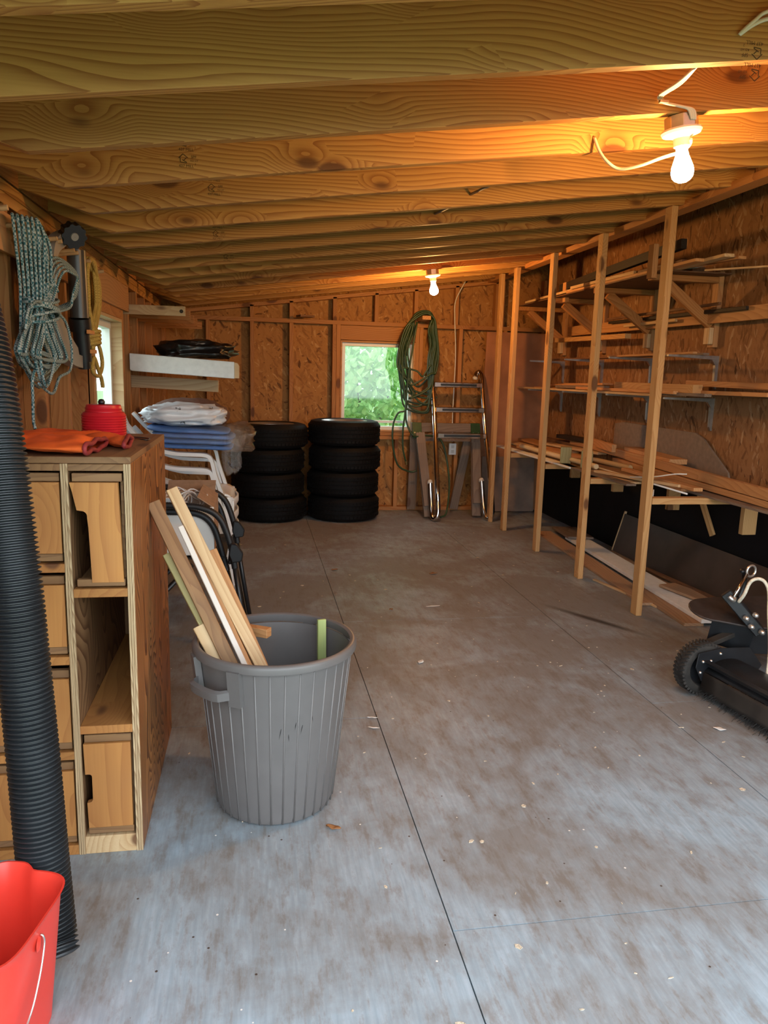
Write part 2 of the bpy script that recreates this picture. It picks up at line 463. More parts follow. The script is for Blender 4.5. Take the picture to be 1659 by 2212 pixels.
board('window_header', (0.845, (YB + YBS) / 2, 1.79), (1.605, (YB + YBS) / 2, 1.79), 0.089, 0.14, STUD, wb)
for x in (1.02, 1.22, 1.44): bstud(x, 0.038, 0.735)
board('sloped_plate', (-0.95, (YB + YBS) / 2, roof(-0.95) - 0.019), (2.45, (YB + YBS) / 2, roof(2.45) - 0.019), 0.089, 0.036, STUD, wb)

# right wall
wr = structure('wall_right')
for y0, y1 in ((YF, 2.36), (2.36, 3.58), (3.58, 4.80), (4.80, 6.02), (6.02, 7.24), (7.24, YBS)):
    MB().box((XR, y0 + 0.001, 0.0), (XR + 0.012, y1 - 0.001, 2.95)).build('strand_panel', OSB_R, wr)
MB().sheet(lambda u, v: (XR - 0.006 - 0.006 * abs(math.sin(u * 23)) * abs(math.sin(v * 5 + u * 9)), 2.6 + u * 5.08, 0.0 + v * (0.70 + 0.01 * math.sin(u * 31))), 90, 8).build('black_sheeting', BLACKSHEET, wr, smooth=True)
board('top_plate', (2.375, YF, 2.350), (2.375, YBS, 2.350), 0.089, 0.038, STUD, wr)

# left wall
wl = structure('wall_left')
LW0, LW1, LZ0, LZ1 = 4.42, 5.34, 1.04, 1.70
def lpan(y0, y1, z0, z1):
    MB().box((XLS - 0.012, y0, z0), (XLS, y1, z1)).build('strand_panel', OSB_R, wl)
lpan(YF, LW0, 0, 2.2); lpan(LW0, LW1, 0, LZ0); lpan(LW0, LW1, LZ1, 2.2); lpan(LW1, YBS, 0, 2.2)
XM = (XL + XLS) / 2
def lstud(y, z0=0.038, z1=1.945): board('stud', (XM, y, z0), (XM, y, z1), 0.089, 0.038, STUD, wl, upv=(0, 1, 0))
for k in range(8): lstud(1.33 + k * PITCH)
for y in (4.255, 4.40, 5.36, 5.40, 5.65, 6.055, 6.475, 6.875, 7.265, 7.59): lstud(y)
for y in (4.7, 5.05): lstud(y, 0.038, LZ0 - 0.04)
board('bottom_plate', (XM, YF, 0.019), (XM, YB, 0.019), 0.089, 0.038, STUD, wl)
for z in (1.961, 2.003): board('top_plate', (XM, YF, z), (XM, YB, z), 0.089, 0.040, PINE, wl)
board('window_sill_plate', (XM, LW0, LZ0 - 0.02), (XM, LW1, LZ0 - 0.02), 0.089, 0.036, PALE, wl)
board('window_header', (XM, LW0, 1.82), (XM, LW1, 1.82), 0.089, 0.235, STUD, wl)
board('peg_rail', (XL + 0.010, 1.9, 1.835), (XL + 0.010, 4.25, 1.835), 0.019, 0.135, ORANGEW, wl)
board('header_board', (XL + 0.009, 4.254, 1.845), (XL + 0.009, 5.56, 1.845), 0.017, 0.165, ORANGEW, wl)
PEGM = plain('dowel_wood', (0.52, 0.32, 0.15), 0.6, noise=0.15)
for y, z in ((2.64, 1.865), (2.93, 1.87), (2.99, 1.872), (3.25, 1.873), (3.325, 1.875), (3.54, 1.873), (3.61, 1.873), (3.87, 1.875), (4.19, 1.868)):
    MB().tube([(XL + 0.018, y, z - 0.012), (-0.755, y, z)], 0.009, 8).build('peg', PEGM, wl, smooth=True, autosm=0.9)

# windows
win1 = structure('window_1', (1.225, YBS, WZ0))
def frame_rect(name, m, parent, lo, hi, wd, axis, d0, d1):
    """four bars round an opening; axis is the window's normal"""
    (a0, z0), (a1, z1) = lo, hi
    for (p, q) in (((a0, z0), (a1, z0 + wd)), ((a0, z1 - wd), (a1, z1)), ((a0, z0 + wd), (a0 + wd, z1 - wd)), ((a1 - wd, z0 + wd), (a1, z1 - wd))):
        if axis == 'Y': MB().box((p[0], d0, p[1]), (q[0], d1, q[1])).build(name, m, parent, bevel=0.002)
        else: MB().box((d0, p[0], p[1]), (d1, q[0], q[1])).build(name, m, parent, bevel=0.002)
frame_rect('casing', ORANGEW, win1, (WX0, WZ0), (WX1, WZ1), 0.018, 'Y', YB - 0.004, YBS + 0.02)
frame_rect('window_frame', WHITEV, win1, (WX0 + 0.018, WZ0 + 0.018), (WX1 - 0.018, WZ1 - 0.018), 0.034, 'Y', YB + 0.035, YBS + 0.04)
MB().box((WX0 + 0.052, YBS - 0.01, WZ0 + 0.085), (WX1 - 0.052, YBS + 0.02, WZ0 + 0.110)).build('sash_bar', WHITEV, win1, bevel=0.002)
MB().box((WX0 + 0.05, YBS + 0.005, WZ0 + 0.05), (WX1 - 0.05, YBS + 0.009, WZ1 - 0.05)).build('pane', GLASS, win1)
win2 = structure('window_2', (XLS, 4.88, LZ0))
frame_rect('casing', PALE, win2, (LW0, LZ0), (LW1, LZ1), 0.02, 'X', XLS - 0.03, XL + 0.004)
frame_rect('window_frame', WHITEV, win2, (LW0 + 0.02, LZ0 + 0.02), (LW1 - 0.02, LZ1 - 0.02), 0.045, 'X', XLS - 0.03, XLS + 0.025)
MB().box((XLS - 0.012, LW0 + 0.06, LZ0 + 0.06), (XLS - 0.008, LW1 - 0.06, LZ1 - 0.06)).build('pane', GLASS, win2)

# ceiling: roof sheets on rafters, a steeper bit over the right wall
ce = structure('ceiling')
def slab(x0, x1, y0, y1, z0, z1, t, m, name):
    MB().add([(x0, y0, z0), (x1, y0, z1), (x1, y1, z1), (x0, y1, z0), (x0, y0, z0 + t), (x1, y0, z1 + t), (x1, y1, z1 + t), (x0, y1, z0 + t)],
             [(3, 2, 1, 0), (4, 5, 6, 7), (0, 1, 5, 4), (1, 2, 6, 5), (2, 3, 7, 6), (3, 0, 4, 7)]).build(name, m, ce)
RH = 0.188
for k in range(6):
    y0 = YF - 0.1 + k * 1.25; y1 = min(y0 + 1.248, YBS + 0.1)
    slab(-1.25, 2.46, y0, y1, roof(-1.25) + RH, roof(2.46) + RH, 0.012, STUD, 'roof_sheet')
    slab(2.46, 3.15, y0, y1, roof(2.46) + RH, roof(2.46) + RH + 0.42, 0.012, STUD, 'roof_sheet')
# rafter: local X up the slope, with the underside cut up to the plate at its left end
def rafter_mesh(m):
    x0, xk, xe = -1.05, -0.62, 2.45
    out = [(x0, 2.038 - 2.045), (-0.865, 2.038 - 2.045), (xk, 0.13 * xk), (xe, 0.13 * xe), (xe, 0.13 * xe + RH), (x0, 0.13 * x0 + RH)]
    M = Matrix(((1, 0, 0, 0), (0, 0, -1, 0), (0, 1, 0, 0), (0, 0, 0, 1)))
    mb = MB().prism(out, 0.038, M)
    return mb.build('rafter', m, ce, bevel=0.002)
RAFTERS = []
proto = rafter_mesh(PINE)
for n in range(-2, 15):
    o = proto if n == -2 else proto.copy()
    if n != -2: COL.objects.link(o)
    o.location = (0, rafter_y(n), 2.045)
    RAFTERS.append(o)
for n in range(-2, 15):
    y = rafter_y(n) - 0.019
    board('upper_rafter', (2.452, y, roof(2.45) + 0.10), (3.0, y, roof(2.45) + 0.10 + 0.33), 0.038, 0.15, STUD, ce)
    board('blocking', (XM + 0.02, y + 0.019, 2.085), (XM + 0.02, y + 0.019 + PITCH - 0.038, 2.085), 0.038, 0.10, STUD, ce)
board('strap', (0.30, rafter_y(0) + 0.001, roof(0.30) + RH - 0.012), (0.30, rafter_y(1) - 0.039, roof(0.30) + RH - 0.012), 0.06, 0.012, PALE, ce)

# ------------------------------------------------------------------ more materials
STEEL = plain('chrome', (0.62, 0.60, 0.58), 0.14, metal=1.0, noise=0.08, nscale=20)
DULLSTEEL = plain('galvanised_steel', (0.45, 0.44, 0.42), 0.42, metal=1.0, noise=0.15)
BLACKP = plain('black_plastic', (0.012, 0.013, 0.015), 0.38)
BLACKPAINT = plain('black_painted_steel', (0.010, 0.011, 0.013), 0.42, noise=0.35, nscale=14, bump=0.05)
DIRTYBLACK = plain('dusty_black_steel', (0.028, 0.024, 0.020), 0.6, noise=0.5, nscale=9, bump=0.1)
WHITEP = plain('white_plastic', (0.76, 0.76, 0.74), 0.32)
GREYP = plain('grey_plastic', (0.25, 0.24, 0.215), 0.4)
BOLT = plain('zinc_bolt', (0.75, 0.75, 0.73), 0.3, metal=0.9)
CABLEW = plain('white_cable', (0.72, 0.70, 0.62), 0.45)
CREAMROPE = plain('cream_rope', (0.62, 0.56, 0.44), 0.8, noise=0.2, nscale=80)

def wood_label(n): return n

# ------------------------------------------------------------------ posts
post_lab = ['tall bare wooden post nearest the camera, standing beside the black sweeper',
            'second bare wooden post from the sweeper, in front of the black sheeting',
            'third bare wooden post from the sweeper, in the middle of the row',
            'fourth bare wooden post from the sweeper, in front of the brown panel in the corner',
            'farthest bare wooden post, right beside the chrome ladder']
PY = [rafter_y(n) - 0.019 for n in (6, 8, 10, 12, 13)]
for y, lab in zip(PY, post_lab):
    board('wooden_post', (2.27, y, 0.0), (2.27, y, roof(2.255) - 0.002), 0.038, 0.072, POSTW, upv=(0, 1, 0), bev=0.003, label=lab, cat='post', group='posts along the lumber racks')

# ------------------------------------------------------------------ lumber racks on the right wall
by = [4.65, 5.45, 6.27, 7.12]
where = ['nearest the camera', 'second from the camera', 'third from the camera', 'nearest the back wall']
for y, wh in zip(by, where):
    t = thing('wooden_bracket', (2.98, y, 1.62), 'wooden angle bracket under the top lumber shelf, ' + wh, 'bracket', 'wooden brackets of the top shelf')
    board('upright', (2.980, y, 1.62), (2.980, y, 2.10), 0.036, 0.064, ORANGEW, t, upv=(0, 1, 0))
    board('arm', (2.5, y, 2.045), (2.96, y, 2.045), 0.064, 0.038, STUD, t)
    board('brace', (2.60, y, 2.02), (2.955, y, 1.765), 0.036, 0.064, STUD, t)
    board('block', (2.945, y, 1.64), (2.945, y, 1.745), 0.032, 0.06, PALE, t, upv=(0, 1, 0))
for y, x, z0, z1, lab in ((4.60, 2.50, 2.03, 2.235, 'short upright stop nailed to the end of the nearest top bracket'),
                          (6.22, 2.61, 2.03, 2.19, 'short upright stop holding the dark beam end on the top shelf')):
    board('shelf_stop', (x - 0.02, y, z0), (x - 0.02, y, z1), 0.064, 0.036, ORANGEW, upv=(1, 0, 0), label=lab, cat='board')
tag(MB().box((2.50, 4.5, 2.066), (2.97, 7.3, 2.074)).build('shelf_sheet', BROWNW), 'thin brown sheet lying on the top wooden brackets', 'shelf')

for tier, z, name in ((0, 1.565, 'upper'), (1, 1.290, 'lower')):
    for y, wh in zip([4.60, 5.43, 6.27, 7.12], where):
        t = thing('shelf_bracket', (3.0, y, z), 'grey metal shelf bracket of the %s metal row, %s' % (name, wh), 'bracket', 'metal shelf brackets')
        ln = 0.36
        MB().prism([(0, 0), (ln, 0), (ln, -0.012), (0.05, -0.024), (0.0, -0.026)], 0.022, Matrix(((-1, 0, 0, 3.0), (0, 0, 1, y - 0.011), (0, 1, 0, z), (0, 0, 0, 1)))).build('arm', DULLSTEEL, t)
        MB().prism([(0, -0.026), (0.05, -0.026), (0.024, -0.06), (0.02, -0.19), (0.010, -0.215), (0, -0.215)], 0.022, Matrix(((-1, 0, 0, 3.0), (0, 0, 1, y - 0.011), (0, 1, 0, z), (0, 0, 0, 1)))).build('wall_leg', DULLSTEEL, t)

for i, y in enumerate(PY[:4]):
    t = thing('shelf_support', (2.95, y, 0.5), 'wooden arm and stub leg under the low lumber shelf, ' + ['at the nearest post', 'at the second post', 'at the third post', 'at the fourth post'][i], 'support', 'supports of the low shelf')
    board('arm', (2.293, y, 0.698), (2.985, y, 0.698), 0.064, 0.038, POSTW, t)
    board('stub_leg', (2.915, y - 0.052, 0.50), (2.915, y - 0.052, 0.70), 0.089, 0.038, POSTW, t, upv=(0, 1, 0))
board('hanging_strip', (2.93, 4.60, 0.735), (2.975, 4.42, 0.40), 0.045, 0.018, POSTW, upv=(1, 0, 0), label='loose pale strip hanging slantwise below the low shelf', cat='board')

G_T, G_M, G_U, G_L, G_S, G_F = 'lumber on the top shelf', 'lumber lying on the braces', 'strips on the upper metal brackets', 'lumber on the lower metal brackets', 'lumber on the low shelf', 'boards on the floor by the wall'
L = [
 # top shelf
 ('dark_beam', (2.60, 6.35, 2.155), (2.60, 4.46, 2.225), 0.040, 0.060, DARKW, 'thick dark beam lying slantwise on the top shelf', 'beam', G_T),
 ('board', (2.53, 6.0, 2.085), (2.53, 4.15, 2.083), 0.06, 0.018, ORANGEW, 'long orange board along the front of the top shelf', 'board', G_T),
 ('board', (2.60, 5.3, 2.085), (2.58, 3.95, 2.083), 0.06, 0.018, PALE, 'pale board sticking out toward the camera from the top shelf', 'board', G_T),
 ('board', (2.55, 7.0, 2.092), (2.57, 5.6, 2.105), 0.07, 0.020, PALE, 'pale board at the far end of the top shelf', 'board', G_T),
 ('board', (2.70, 5.1, 2.095), (2.72, 4.12, 2.105), 0.04, 0.012, WHITEW, 'white strip on the top shelf ending above the near bracket', 'strip', G_T),
 ('board', (2.54, 5.7, 2.105), (2.55, 4.35, 2.105), 0.035, 0.020, BROWNW, 'narrow brown strip in the pile on the top shelf', 'strip', G_T),
 ('board', (2.66, 6.8, 2.095), (2.66, 5.2, 2.115), 0.05, 0.035, DARKW, 'short dark batten on the top shelf behind the orange board', 'batten', G_T),
 ('board', (2.78, 6.9, 2.10), (2.80, 4.6, 2.10), 0.09, 0.036, BROWNW, 'long brown plank against the wall on the top shelf', 'plank', G_T),
 ('board', (2.58, 5.4, 2.118), (2.60, 4.7, 2.122), 0.03, 0.016, ORANGEW, 'short orange offcut on top of the top shelf pile', 'offcut', G_T),
 ('board', (2.60, 4.20, 2.035), (2.86, 3.35, 1.985), 0.022, 0.010, PALE, 'thin pale lath poking out past the top shelf toward the camera', 'strip', G_T),
 # on the braces
 ('board', (2.925, 6.9, 1.835), (2.925, 4.03, 1.805), 0.018, 0.085, ORANGEW, 'long wide board leaning on the wall over the bracket braces', 'board', G_M),
 ('board', (2.895, 6.0, 1.860), (2.895, 4.20, 1.835), 0.020, 0.022, DARKW, 'thin dark batten lying on the bracket braces', 'batten', G_M),
 ('board', (2.875, 6.0, 1.885), (2.875, 4.45, 1.880), 0.018, 0.018, BROWNW, 'thin brown batten lying above the dark one on the braces', 'batten', G_M),
 ('board', (2.88, 5.7, 1.815), (2.88, 4.95, 1.812), 0.02, 0.02, PALE, 'short pale batten tucked under the brown ones on the braces', 'batten', G_M),
 ('board', (2.86, 7.0, 1.755), (2.84, 5.55, 1.73), 0.05, 0.038, POSTW, 'stud offcut lying across the far bracket braces', 'offcut', G_M),
 # upper metal row
 ('board', (2.82, 7.1, 1.573), (2.80, 5.0, 1.573), 0.05, 0.014, BROWNW, 'thin brown strip on the upper metal brackets', 'strip', G_U),
 ('board', (2.88, 6.5, 1.573), (2.88, 4.55, 1.573), 0.045, 0.014, GREYW, 'thin grey strip on the upper metal brackets', 'strip', G_U),
 ('board', (2.72, 5.6, 1.573), (2.72, 4.42, 1.573), 0.03, 0.014, ORANGEW, 'thin orange strip at the front of the upper metal brackets', 'strip', G_U),
 # lower metal row
 ('board', (2.69, 7.5, 1.299), (2.67, 4.75, 1.299), 0.06, 0.016, PALE, 'long pale strip along the front of the lower metal brackets', 'strip', G_L),
 ('board', (2.80, 7.2, 1.302), (2.79, 4.7, 1.302), 0.14, 0.022, ORANGEW, 'wide orange plank on the lower metal brackets', 'plank', G_L),
 ('board', (2.70, 6.1, 1.322), (2.69, 4.55, 1.322), 0.035, 0.022, ORANGEW, 'narrow orange batten on the lower metal brackets', 'batten', G_L),
 ('stud', (2.79, 5.55, 1.349), (2.75, 4.40, 1.345), 0.064, 0.062, POSTW, 'short pale stud on the lower metal brackets with a dark end', 'stud', G_L),
 ('board', (2.80, 7.0, 1.33), (2.80, 5.75, 1.36), 0.09, 0.018, ORANGEW, 'tilted orange board at the far end of the lower metal brackets', 'board', G_L),
 ('board', (2.90, 6.9, 1.345), (2.90, 4.8, 1.365), 0.09, 0.02, ORANGEW, 'orange board against the wall on the lower metal brackets', 'board', G_L),
 ('stud', (2.90, 4.74, 1.385), (2.84, 3.3, 1.372), 0.060, 0.036, ORANGEW, 'stud running out of view at the right over the metal brackets', 'stud', G_L),
 ('board', (2.84, 4.72, 1.326), (2.79, 3.72, 1.332), 0.10, 0.024, ORANGEW, 'short plank below the stud at the right of the metal brackets', 'plank', G_L),
 ('board', (2.91, 5.0, 1.318), (2.92, 3.2, 1.318), 0.12, 0.016, BROWNW, 'brown plank lying behind at the right of the metal brackets', 'plank', G_L),
 ('board', (2.72, 4.75, 1.313), (2.73, 4.25, 1.313), 0.05, 0.02, GREYW, 'short grey offcut below the pale stud on the metal brackets', 'offcut', G_L),
 # low shelf
 ('stud', (2.86, 6.10, 0.84), (2.72, 3.40, 0.80), 0.038, 0.060, ORANGEW, 'upper of the two long orange studs on the low shelf', 'stud', G_S),
 ('stud', (2.80, 5.50, 0.775), (2.74, 3.40, 0.748), 0.064, 0.036, ORANGEW, 'lower of the two long orange studs on the low shelf', 'stud', G_S),
 ('board', (2.66, 7.40, 0.727), (2.74, 3.45, 0.722), 0.16, 0.014, GREYW, 'long grey plank under the studs on the low shelf', 'plank', G_S),
 ('board', (2.50, 6.5, 0.723), (2.49, 4.6, 0.723), 0.09, 0.012, PALE, 'long pale board at the front edge of the low shelf', 'board', G_S),
 ('board', (2.40, 7.2, 0.724), (2.41, 5.4, 0.724), 0.08, 0.014, WHITEW, 'white strip at the front of the far end of the low shelf', 'strip', G_S),
 ('board', (2.42, 5.6, 0.724), (2.41, 4.50, 0.724), 0.07, 0.014, GREYW, 'grey board at the front of the low shelf between the posts', 'board', G_S),
 ('board', (2.56, 5.9, 0.743), (2.60, 4.15, 0.743), 0.10, 0.016, OLDW, 'old brown board in the low shelf pile', 'board', G_S),
 ('board', (2.60, 7.4, 0.744), (2.62, 5.9, 0.744), 0.12, 0.018, PALE, 'pale board at the back end of the low shelf pile', 'board', G_S),
 ('board', (2.75, 7.4, 0.775), (2.72, 6.2, 0.765), 0.16, 0.018, ORANGEW, 'wide orange board at the back end of the low shelf', 'board', G_S),
 ('board', (2.55, 6.4, 0.770), (2.68, 5.5, 0.764), 0.07, 0.022, ORANGEW, 'slanting orange board in the middle of the low shelf', 'board', G_S),
 ('plank', (2.90, 5.45, 0.868), (2.86, 4.72, 0.852), 0.13, 0.036, ORANGEW, 'thick plank end lying before the clipped grey sheet on the low shelf', 'plank', G_S),
 ('board', (2.92, 5.2, 0.80), (2.90, 4.62, 0.79), 0.10, 0.036, DARKW, 'dark block below the thick plank end on the low shelf', 'block', G_S),
 ('stud', (2.88, 6.20, 0.868), (2.80, 5.55, 0.862), 0.038, 0.062, ORANGEW, 'short orange stud lying on top behind the second post', 'stud', G_S),
 ('board', (2.93, 6.6, 0.82), (2.92, 5.6, 0.815), 0.09, 0.036, ORANGEW, 'orange plank near the wall in the middle of the low shelf', 'plank', G_S),
 ('board', (2.82, 5.35, 0.815), (2.80, 4.95, 0.80), 0.06, 0.03, ORANGEW, 'short orange offcut between the long studs on the low shelf', 'offcut', G_S),
 ('board', (2.93, 7.35, 0.79), (2.93, 6.3, 0.80), 0.09, 0.03, BROWNW, 'brown plank near the wall at the back end of the low shelf', 'plank', G_S),
 ('board', (2.90, 6.85, 0.855), (2.93, 6.05, 0.862), 0.10, 0.035, DARKW, 'black bent offcut on top near the wall on the low shelf', 'offcut', G_S),
 ('board', (2.56, 4.55, 0.745), (2.74, 4.30, 0.735), 0.09, 0.022, GREYW, 'grey board end jutting out beside the nearest post', 'board', G_S),
 ('board', (2.50, 6.9, 0.748), (2.52, 5.75, 0.748), 0.05, 0.03, ORANGEW, 'thin orange batten beside the cream pipe on the low shelf', 'batten', G_S),
 ('board', (2.45, 5.1, 0.738), (2.58, 4.2, 0.762), 0.045, 0.018, PALE, 'narrow pale slat lying askew near the nearest post', 'slat', G_S),
 ('board', (2.70, 6.7, 0.795), (2.85, 5.85, 0.79), 0.09, 0.02, PALE, 'pale board lying askew in the middle of the low shelf', 'board', G_S),
 ('board', (2.62, 5.0, 0.765), (2.60, 4.05, 0.762), 0.06, 0.022, ORANGEW, 'orange batten in front of the long studs on the low shelf', 'batten', G_S),
 ('board', (2.85, 4.9, 0.79), (2.92, 4.3, 0.775), 0.08, 0.03, BROWNW, 'short brown block behind the long studs at the near end', 'block', G_S),
 ('board', (2.73, 6.6, 1.325), (2.72, 5.6, 1.335), 0.05, 0.025, GREYW, 'grey batten with dark end on the lower metal brackets', 'batten', G_L),
 ('board', (2.84, 5.4, 1.33), (2.85, 4.55, 1.365), 0.07, 0.014, PALE, 'thin pale board tilted behind the short stud on the metal brackets', 'board', G_L),
 ('board', (2.51, 5.9, 2.108), (2.53, 4.9, 2.106), 0.04, 0.022, PALE, 'short pale batten on the front edge of the top shelf', 'batten', G_T),
 ('board', (2.62, 4.9, 2.11), (2.66, 3.95, 2.075), 0.05, 0.016, ORANGEW, 'orange slat tipping down at the near end of the top shelf', 'slat', G_T),
 ('board', (2.70, 7.0, 2.125), (2.62, 5.75, 2.14), 0.03, 0.03, BROWNW, 'square brown batten at the far end of the top shelf', 'batten', G_T),
 # floor
 ('board', (2.60, 6.40, 0.011), (2.46, 4.20, 0.011), 0.14, 0.018, TANW, 'long tan board lying on the floor nearest the posts', 'board', G_F),
 ('board', (2.55, 4.62, 0.011), (2.50, 3.80, 0.011), 0.12, 0.020, TANW, 'broken-ended tan board on the floor near the sweeper', 'board', G_F),
 ('board', (2.75, 6.05, 0.035), (2.62, 3.78, 0.035), 0.17, 0.024, WHITEW, 'long white painted board lying on the floor', 'board', G_F),
 ('board', (2.82, 6.45, 0.040), (2.74, 5.90, 0.062), 0.22, 0.018, GREYW, 'grey plank lying on the far end of the white board', 'plank', G_F),
 ('board', (2.70, 4.45, 0.062), (2.84, 3.75, 0.062), 0.13, 0.018, TANW, 'short tan board on top of the white board near the sweeper', 'board', G_F),
 ('board', (2.87, 5.60, 0.012), (2.84, 3.6, 0.012), 0.10, 0.018, TANW, 'tan board on the floor against the leaning dark panel', 'board', G_F),
 ('board', (2.83, 5.0, 0.036), (2.80, 4.0, 0.080), 0.035, 0.016, BROWNW, 'narrow reddish moulding on the floor boards by the dark panel', 'moulding', G_F),
 ('board', (2.35, 4.80, 0.008), (2.47, 4.15, 0.008), 0.022, 0.012, PALE, 'thin pale lath on the floor next to the nearest post', 'strip', G_F),
]
for nm, p0, p1, w_, t_, m, lab, cat, grp in L:
    board(nm, p0, p1, w_, t_, m, label=lab, cat=cat, group=grp)

# octagonal clipped sheet, leaning dark panel, brown panels in the corner
tag(MB().prism([(4.3, 0.78), (5.9, 0.75), (5.9, 1.04), (5.75, 1.06), (4.72, 1.052), (4.62, 1.02), (4.32, 0.83)], 0.014,
     Matrix(((0, 0, 1, 2.965), (1, 0, 0, 0), (0, 1, 0, 0), (0, 0, 0, 1)))).build('clipped_sheet', plain('grey_sheet', (0.20, 0.145, 0.105), 0.7, noise=0.15), bevel=0.001), 'grey sheet with clipped corner standing behind the low shelf pile', 'sheet')
Lp, Mp = frame((2.885, 5.60, 0.024), (2.885, 3.4, 0.024), (0.27, 0, 1))
pn = thing('leaning_panel', (2.905, 4.5, 0.024), 'long dark hardboard panel leaning on the black sheeting at floor level', 'panel')
MB().box((0, -0.003, 0), (Lp, 0.003, 0.315), Mp).build('panel_sheet', GREYPANEL, pn)
MB().box((-0.012, -0.006, 0), (0.0, 0.012, 0.335), Mp).build('edge_strip', PALE, pn)
tag(MB().prism([(2.30, 0.0), (2.96, 0.0), (2.96, 1.84), (2.32, 1.84)], 0.012, Matrix(((1, 0, 0, 0), (0, -0.03, -1, 7.585), (0, 1, 0, 0.004), (0, 0, 0, 1)))).build('brown_sheet', CARDB), 'tall brown sheet standing in the far right corner behind the posts', 'sheet')
tag(MB().prism([(2.33, 0.05), (2.90, 0.05), (2.90, 0.62), (2.33, 0.62)], 0.01, Matrix(((1, 0, 0, 0), (0, 0.1, -1, 7.46), (0, 1, 0, -0.04), (0, 0, 0, 1)))).build('cardboard_sheet', plain('grey_brown_card', (0.22, 0.15, 0.11), 0.8, noise=0.3, nscale=5)), 'grubby cardboard sheet standing low in the far right corner', 'sheet')

# pipes, blocks and wire on the low shelf
tag(MB().tube([(2.45, 6.7, 0.772), (2.47, 5.15, 0.765)], 0.020, 10).build('plastic_pipe', plain('cream_pipe', (0.62, 0.50, 0.30), 0.4), smooth=True, autosm=0.9), 'cream plastic pipe at the far front of the low shelf', 'pipe')
tag(MB().tube([(2.62, 5.6, 0.775), (2.66, 5.0, 0.775)], 0.020, 10).build('brass_pipe', plain('pipe_brown', (0.40, 0.27, 0.13), 0.45), smooth=True, autosm=0.9), 'short brown pipe with dark end under the long studs', 'pipe')
tag(MB().tube([(2.53, 5.4, 0.748), (2.53, 4.05, 0.737)], 0.006, 6).build('white_rod', WHITEP, smooth=True), 'thin white rod jutting from the low shelf past the nearest post', 'rod')
tag(MB().tube(spline([(2.46, 4.62, 0.76), (2.52, 4.42, 0.79), (2.60, 4.32, 0.82), (2.66, 4.28, 0.825)]), 0.004, 6).build('white_wire', CABLEW, smooth=True), 'stiff white wire sticking up beside the nearest post', 'wire')
ledge = board('wooden_ledge', (0.42, 7.50, 1.925), (0.56, 7.56, 1.925), 0.10, 0.02, BROWNW, label='small dark wooden ledge on the back wall rail left of the window', cat='ledge')
tag(MB().tube([Vector((2.41 + 0.03 * math.cos(a * 0.5) * 0.6, 4.22 + 0.03 * math.cos(a * 0.5), 0.70 + 0.035 * math.sin(a * 0.5))) for a in range(12)], 0.0035, 6).build('wire_loop', CABLEW, smooth=True), 'small white wire loop hanging at the nearest post', 'wire')
for x, y, lab in ((2.47, 5.32, 'greenish wood block standing on the low shelf just right of the second post'), (2.43, 5.62, 'greenish wood block half hidden behind the second post')):
    board('wood_block', (x, y, 0.735), (x, y, 0.865), 0.085, 0.060, GREENW, upv=(0.4, 1, 0), bev=0.004, label=lab, cat='block', group='blocks on the low shelf')

# ------------------------------------------------------------------ lamps and wiring
GLOW = emit('bulb_glow', BULB_COLOR, BULB_STRENGTH)
PORC = plain('porcelain', (0.78, 0.76, 0.70), 0.3)
def lamp(x, y, z, label, tilt):
    t = thing('ceiling_lamp', (x, y, z), label, 'lamp')
    M = Matrix.Translation((x, y, z)) @ Matrix.Rotation(tilt, 4, 'Y')
    # octagonal steel box
    oc = [(0.052 * math.cos(a), 0.052 * math.sin(a)) for a in [math.pi / 8 + k * math.pi / 4 for k in range(8)]]
    MB().prism(oc, 0.040, M @ Matrix.Translation((0, 0, -0.040))).build('junction_box', DULLSTEEL, t, bevel=0.002)
    MB().lathe([(0.001, -0.040), (0.061, -0.040), (0.063, -0.046), (0.058, -0.054), (0.034, -0.060), (0.026, -0.066), (0.025, -0.090), (0.021, -0.092), (0.001, -0.090)], 28, M).build('lampholder', PORC, t, smooth=True, autosm=0.7)
    prof = [(0.001, -0.188), (0.012, -0.1865), (0.022, -0.181), (0.029, -0.172), (0.0315, -0.160), (0.030, -0.147), (0.025, -0.132), (0.019, -0.117), (0.0165, -0.104), (0.0155, -0.093)]
    prof = [(r_ * 1.12, -0.093 + (z_ + 0.093) * 1.12) for r_, z_ in prof]
    MB().lathe(prof, 20, M).build('bulb', GLOW, t, smooth=True)
    return t
LX = 1.345
lamp(LX, 2.395, roof(LX) - 0.001, 'bare glowing bulb in porcelain holder on the second rafter, near the camera', -0.13)
lamp(1.41, rafter_y(11) - 0.019, roof(1.41) - 0.001, 'bare glowing bulb in porcelain holder near the back wall', -0.13)
# the feed cables of the near lamp: three strands, a staple, the box
cb = thing('lamp_cable', (1.25, 2.34, 2.25), 'triple white cable stapled to a rafter above the near bulb', 'cable')
for k in range(3):
    o = (k - 1) * 0.006
    MB().tube(spline([(1.150 + o, 1.985, 2.205 + o), (1.195 + o, 2.15, 2.222), (1.238 + o, 2.335, 2.252), (1.252 + o, 2.340, 2.236), (1.305 + o, 2.338, 2.228), (1.345 + o * 1.5, 2.340, 2.222), (1.36 + o, 2.345, 2.196)], 6), 0.0042, 6).build('cable_strand', CABLEW, cb, smooth=True)
MB().box((1.236, 2.333, 2.232), (1.266, 2.345, 2.241)).build('staple', DULLSTEEL, cb, bevel=0.001)
tag(MB().tube(spline([(1.224, 2.775, 2.255), (1.232, 2.74, 2.20), (1.246, 2.70, 2.155), (1.276, 2.66, 2.122), (1.31, 2.58, 2.115), (1.345, 2.50, 2.122), (1.375, 2.43, 2.125), (1.385, 2.40, 2.138), (1.372, 2.37, 2.146)], 6), 0.0055, 8).build('white_cable', CABLEW, smooth=True), 'white cord drooping from a rafter hole to the near bulb', 'cable')
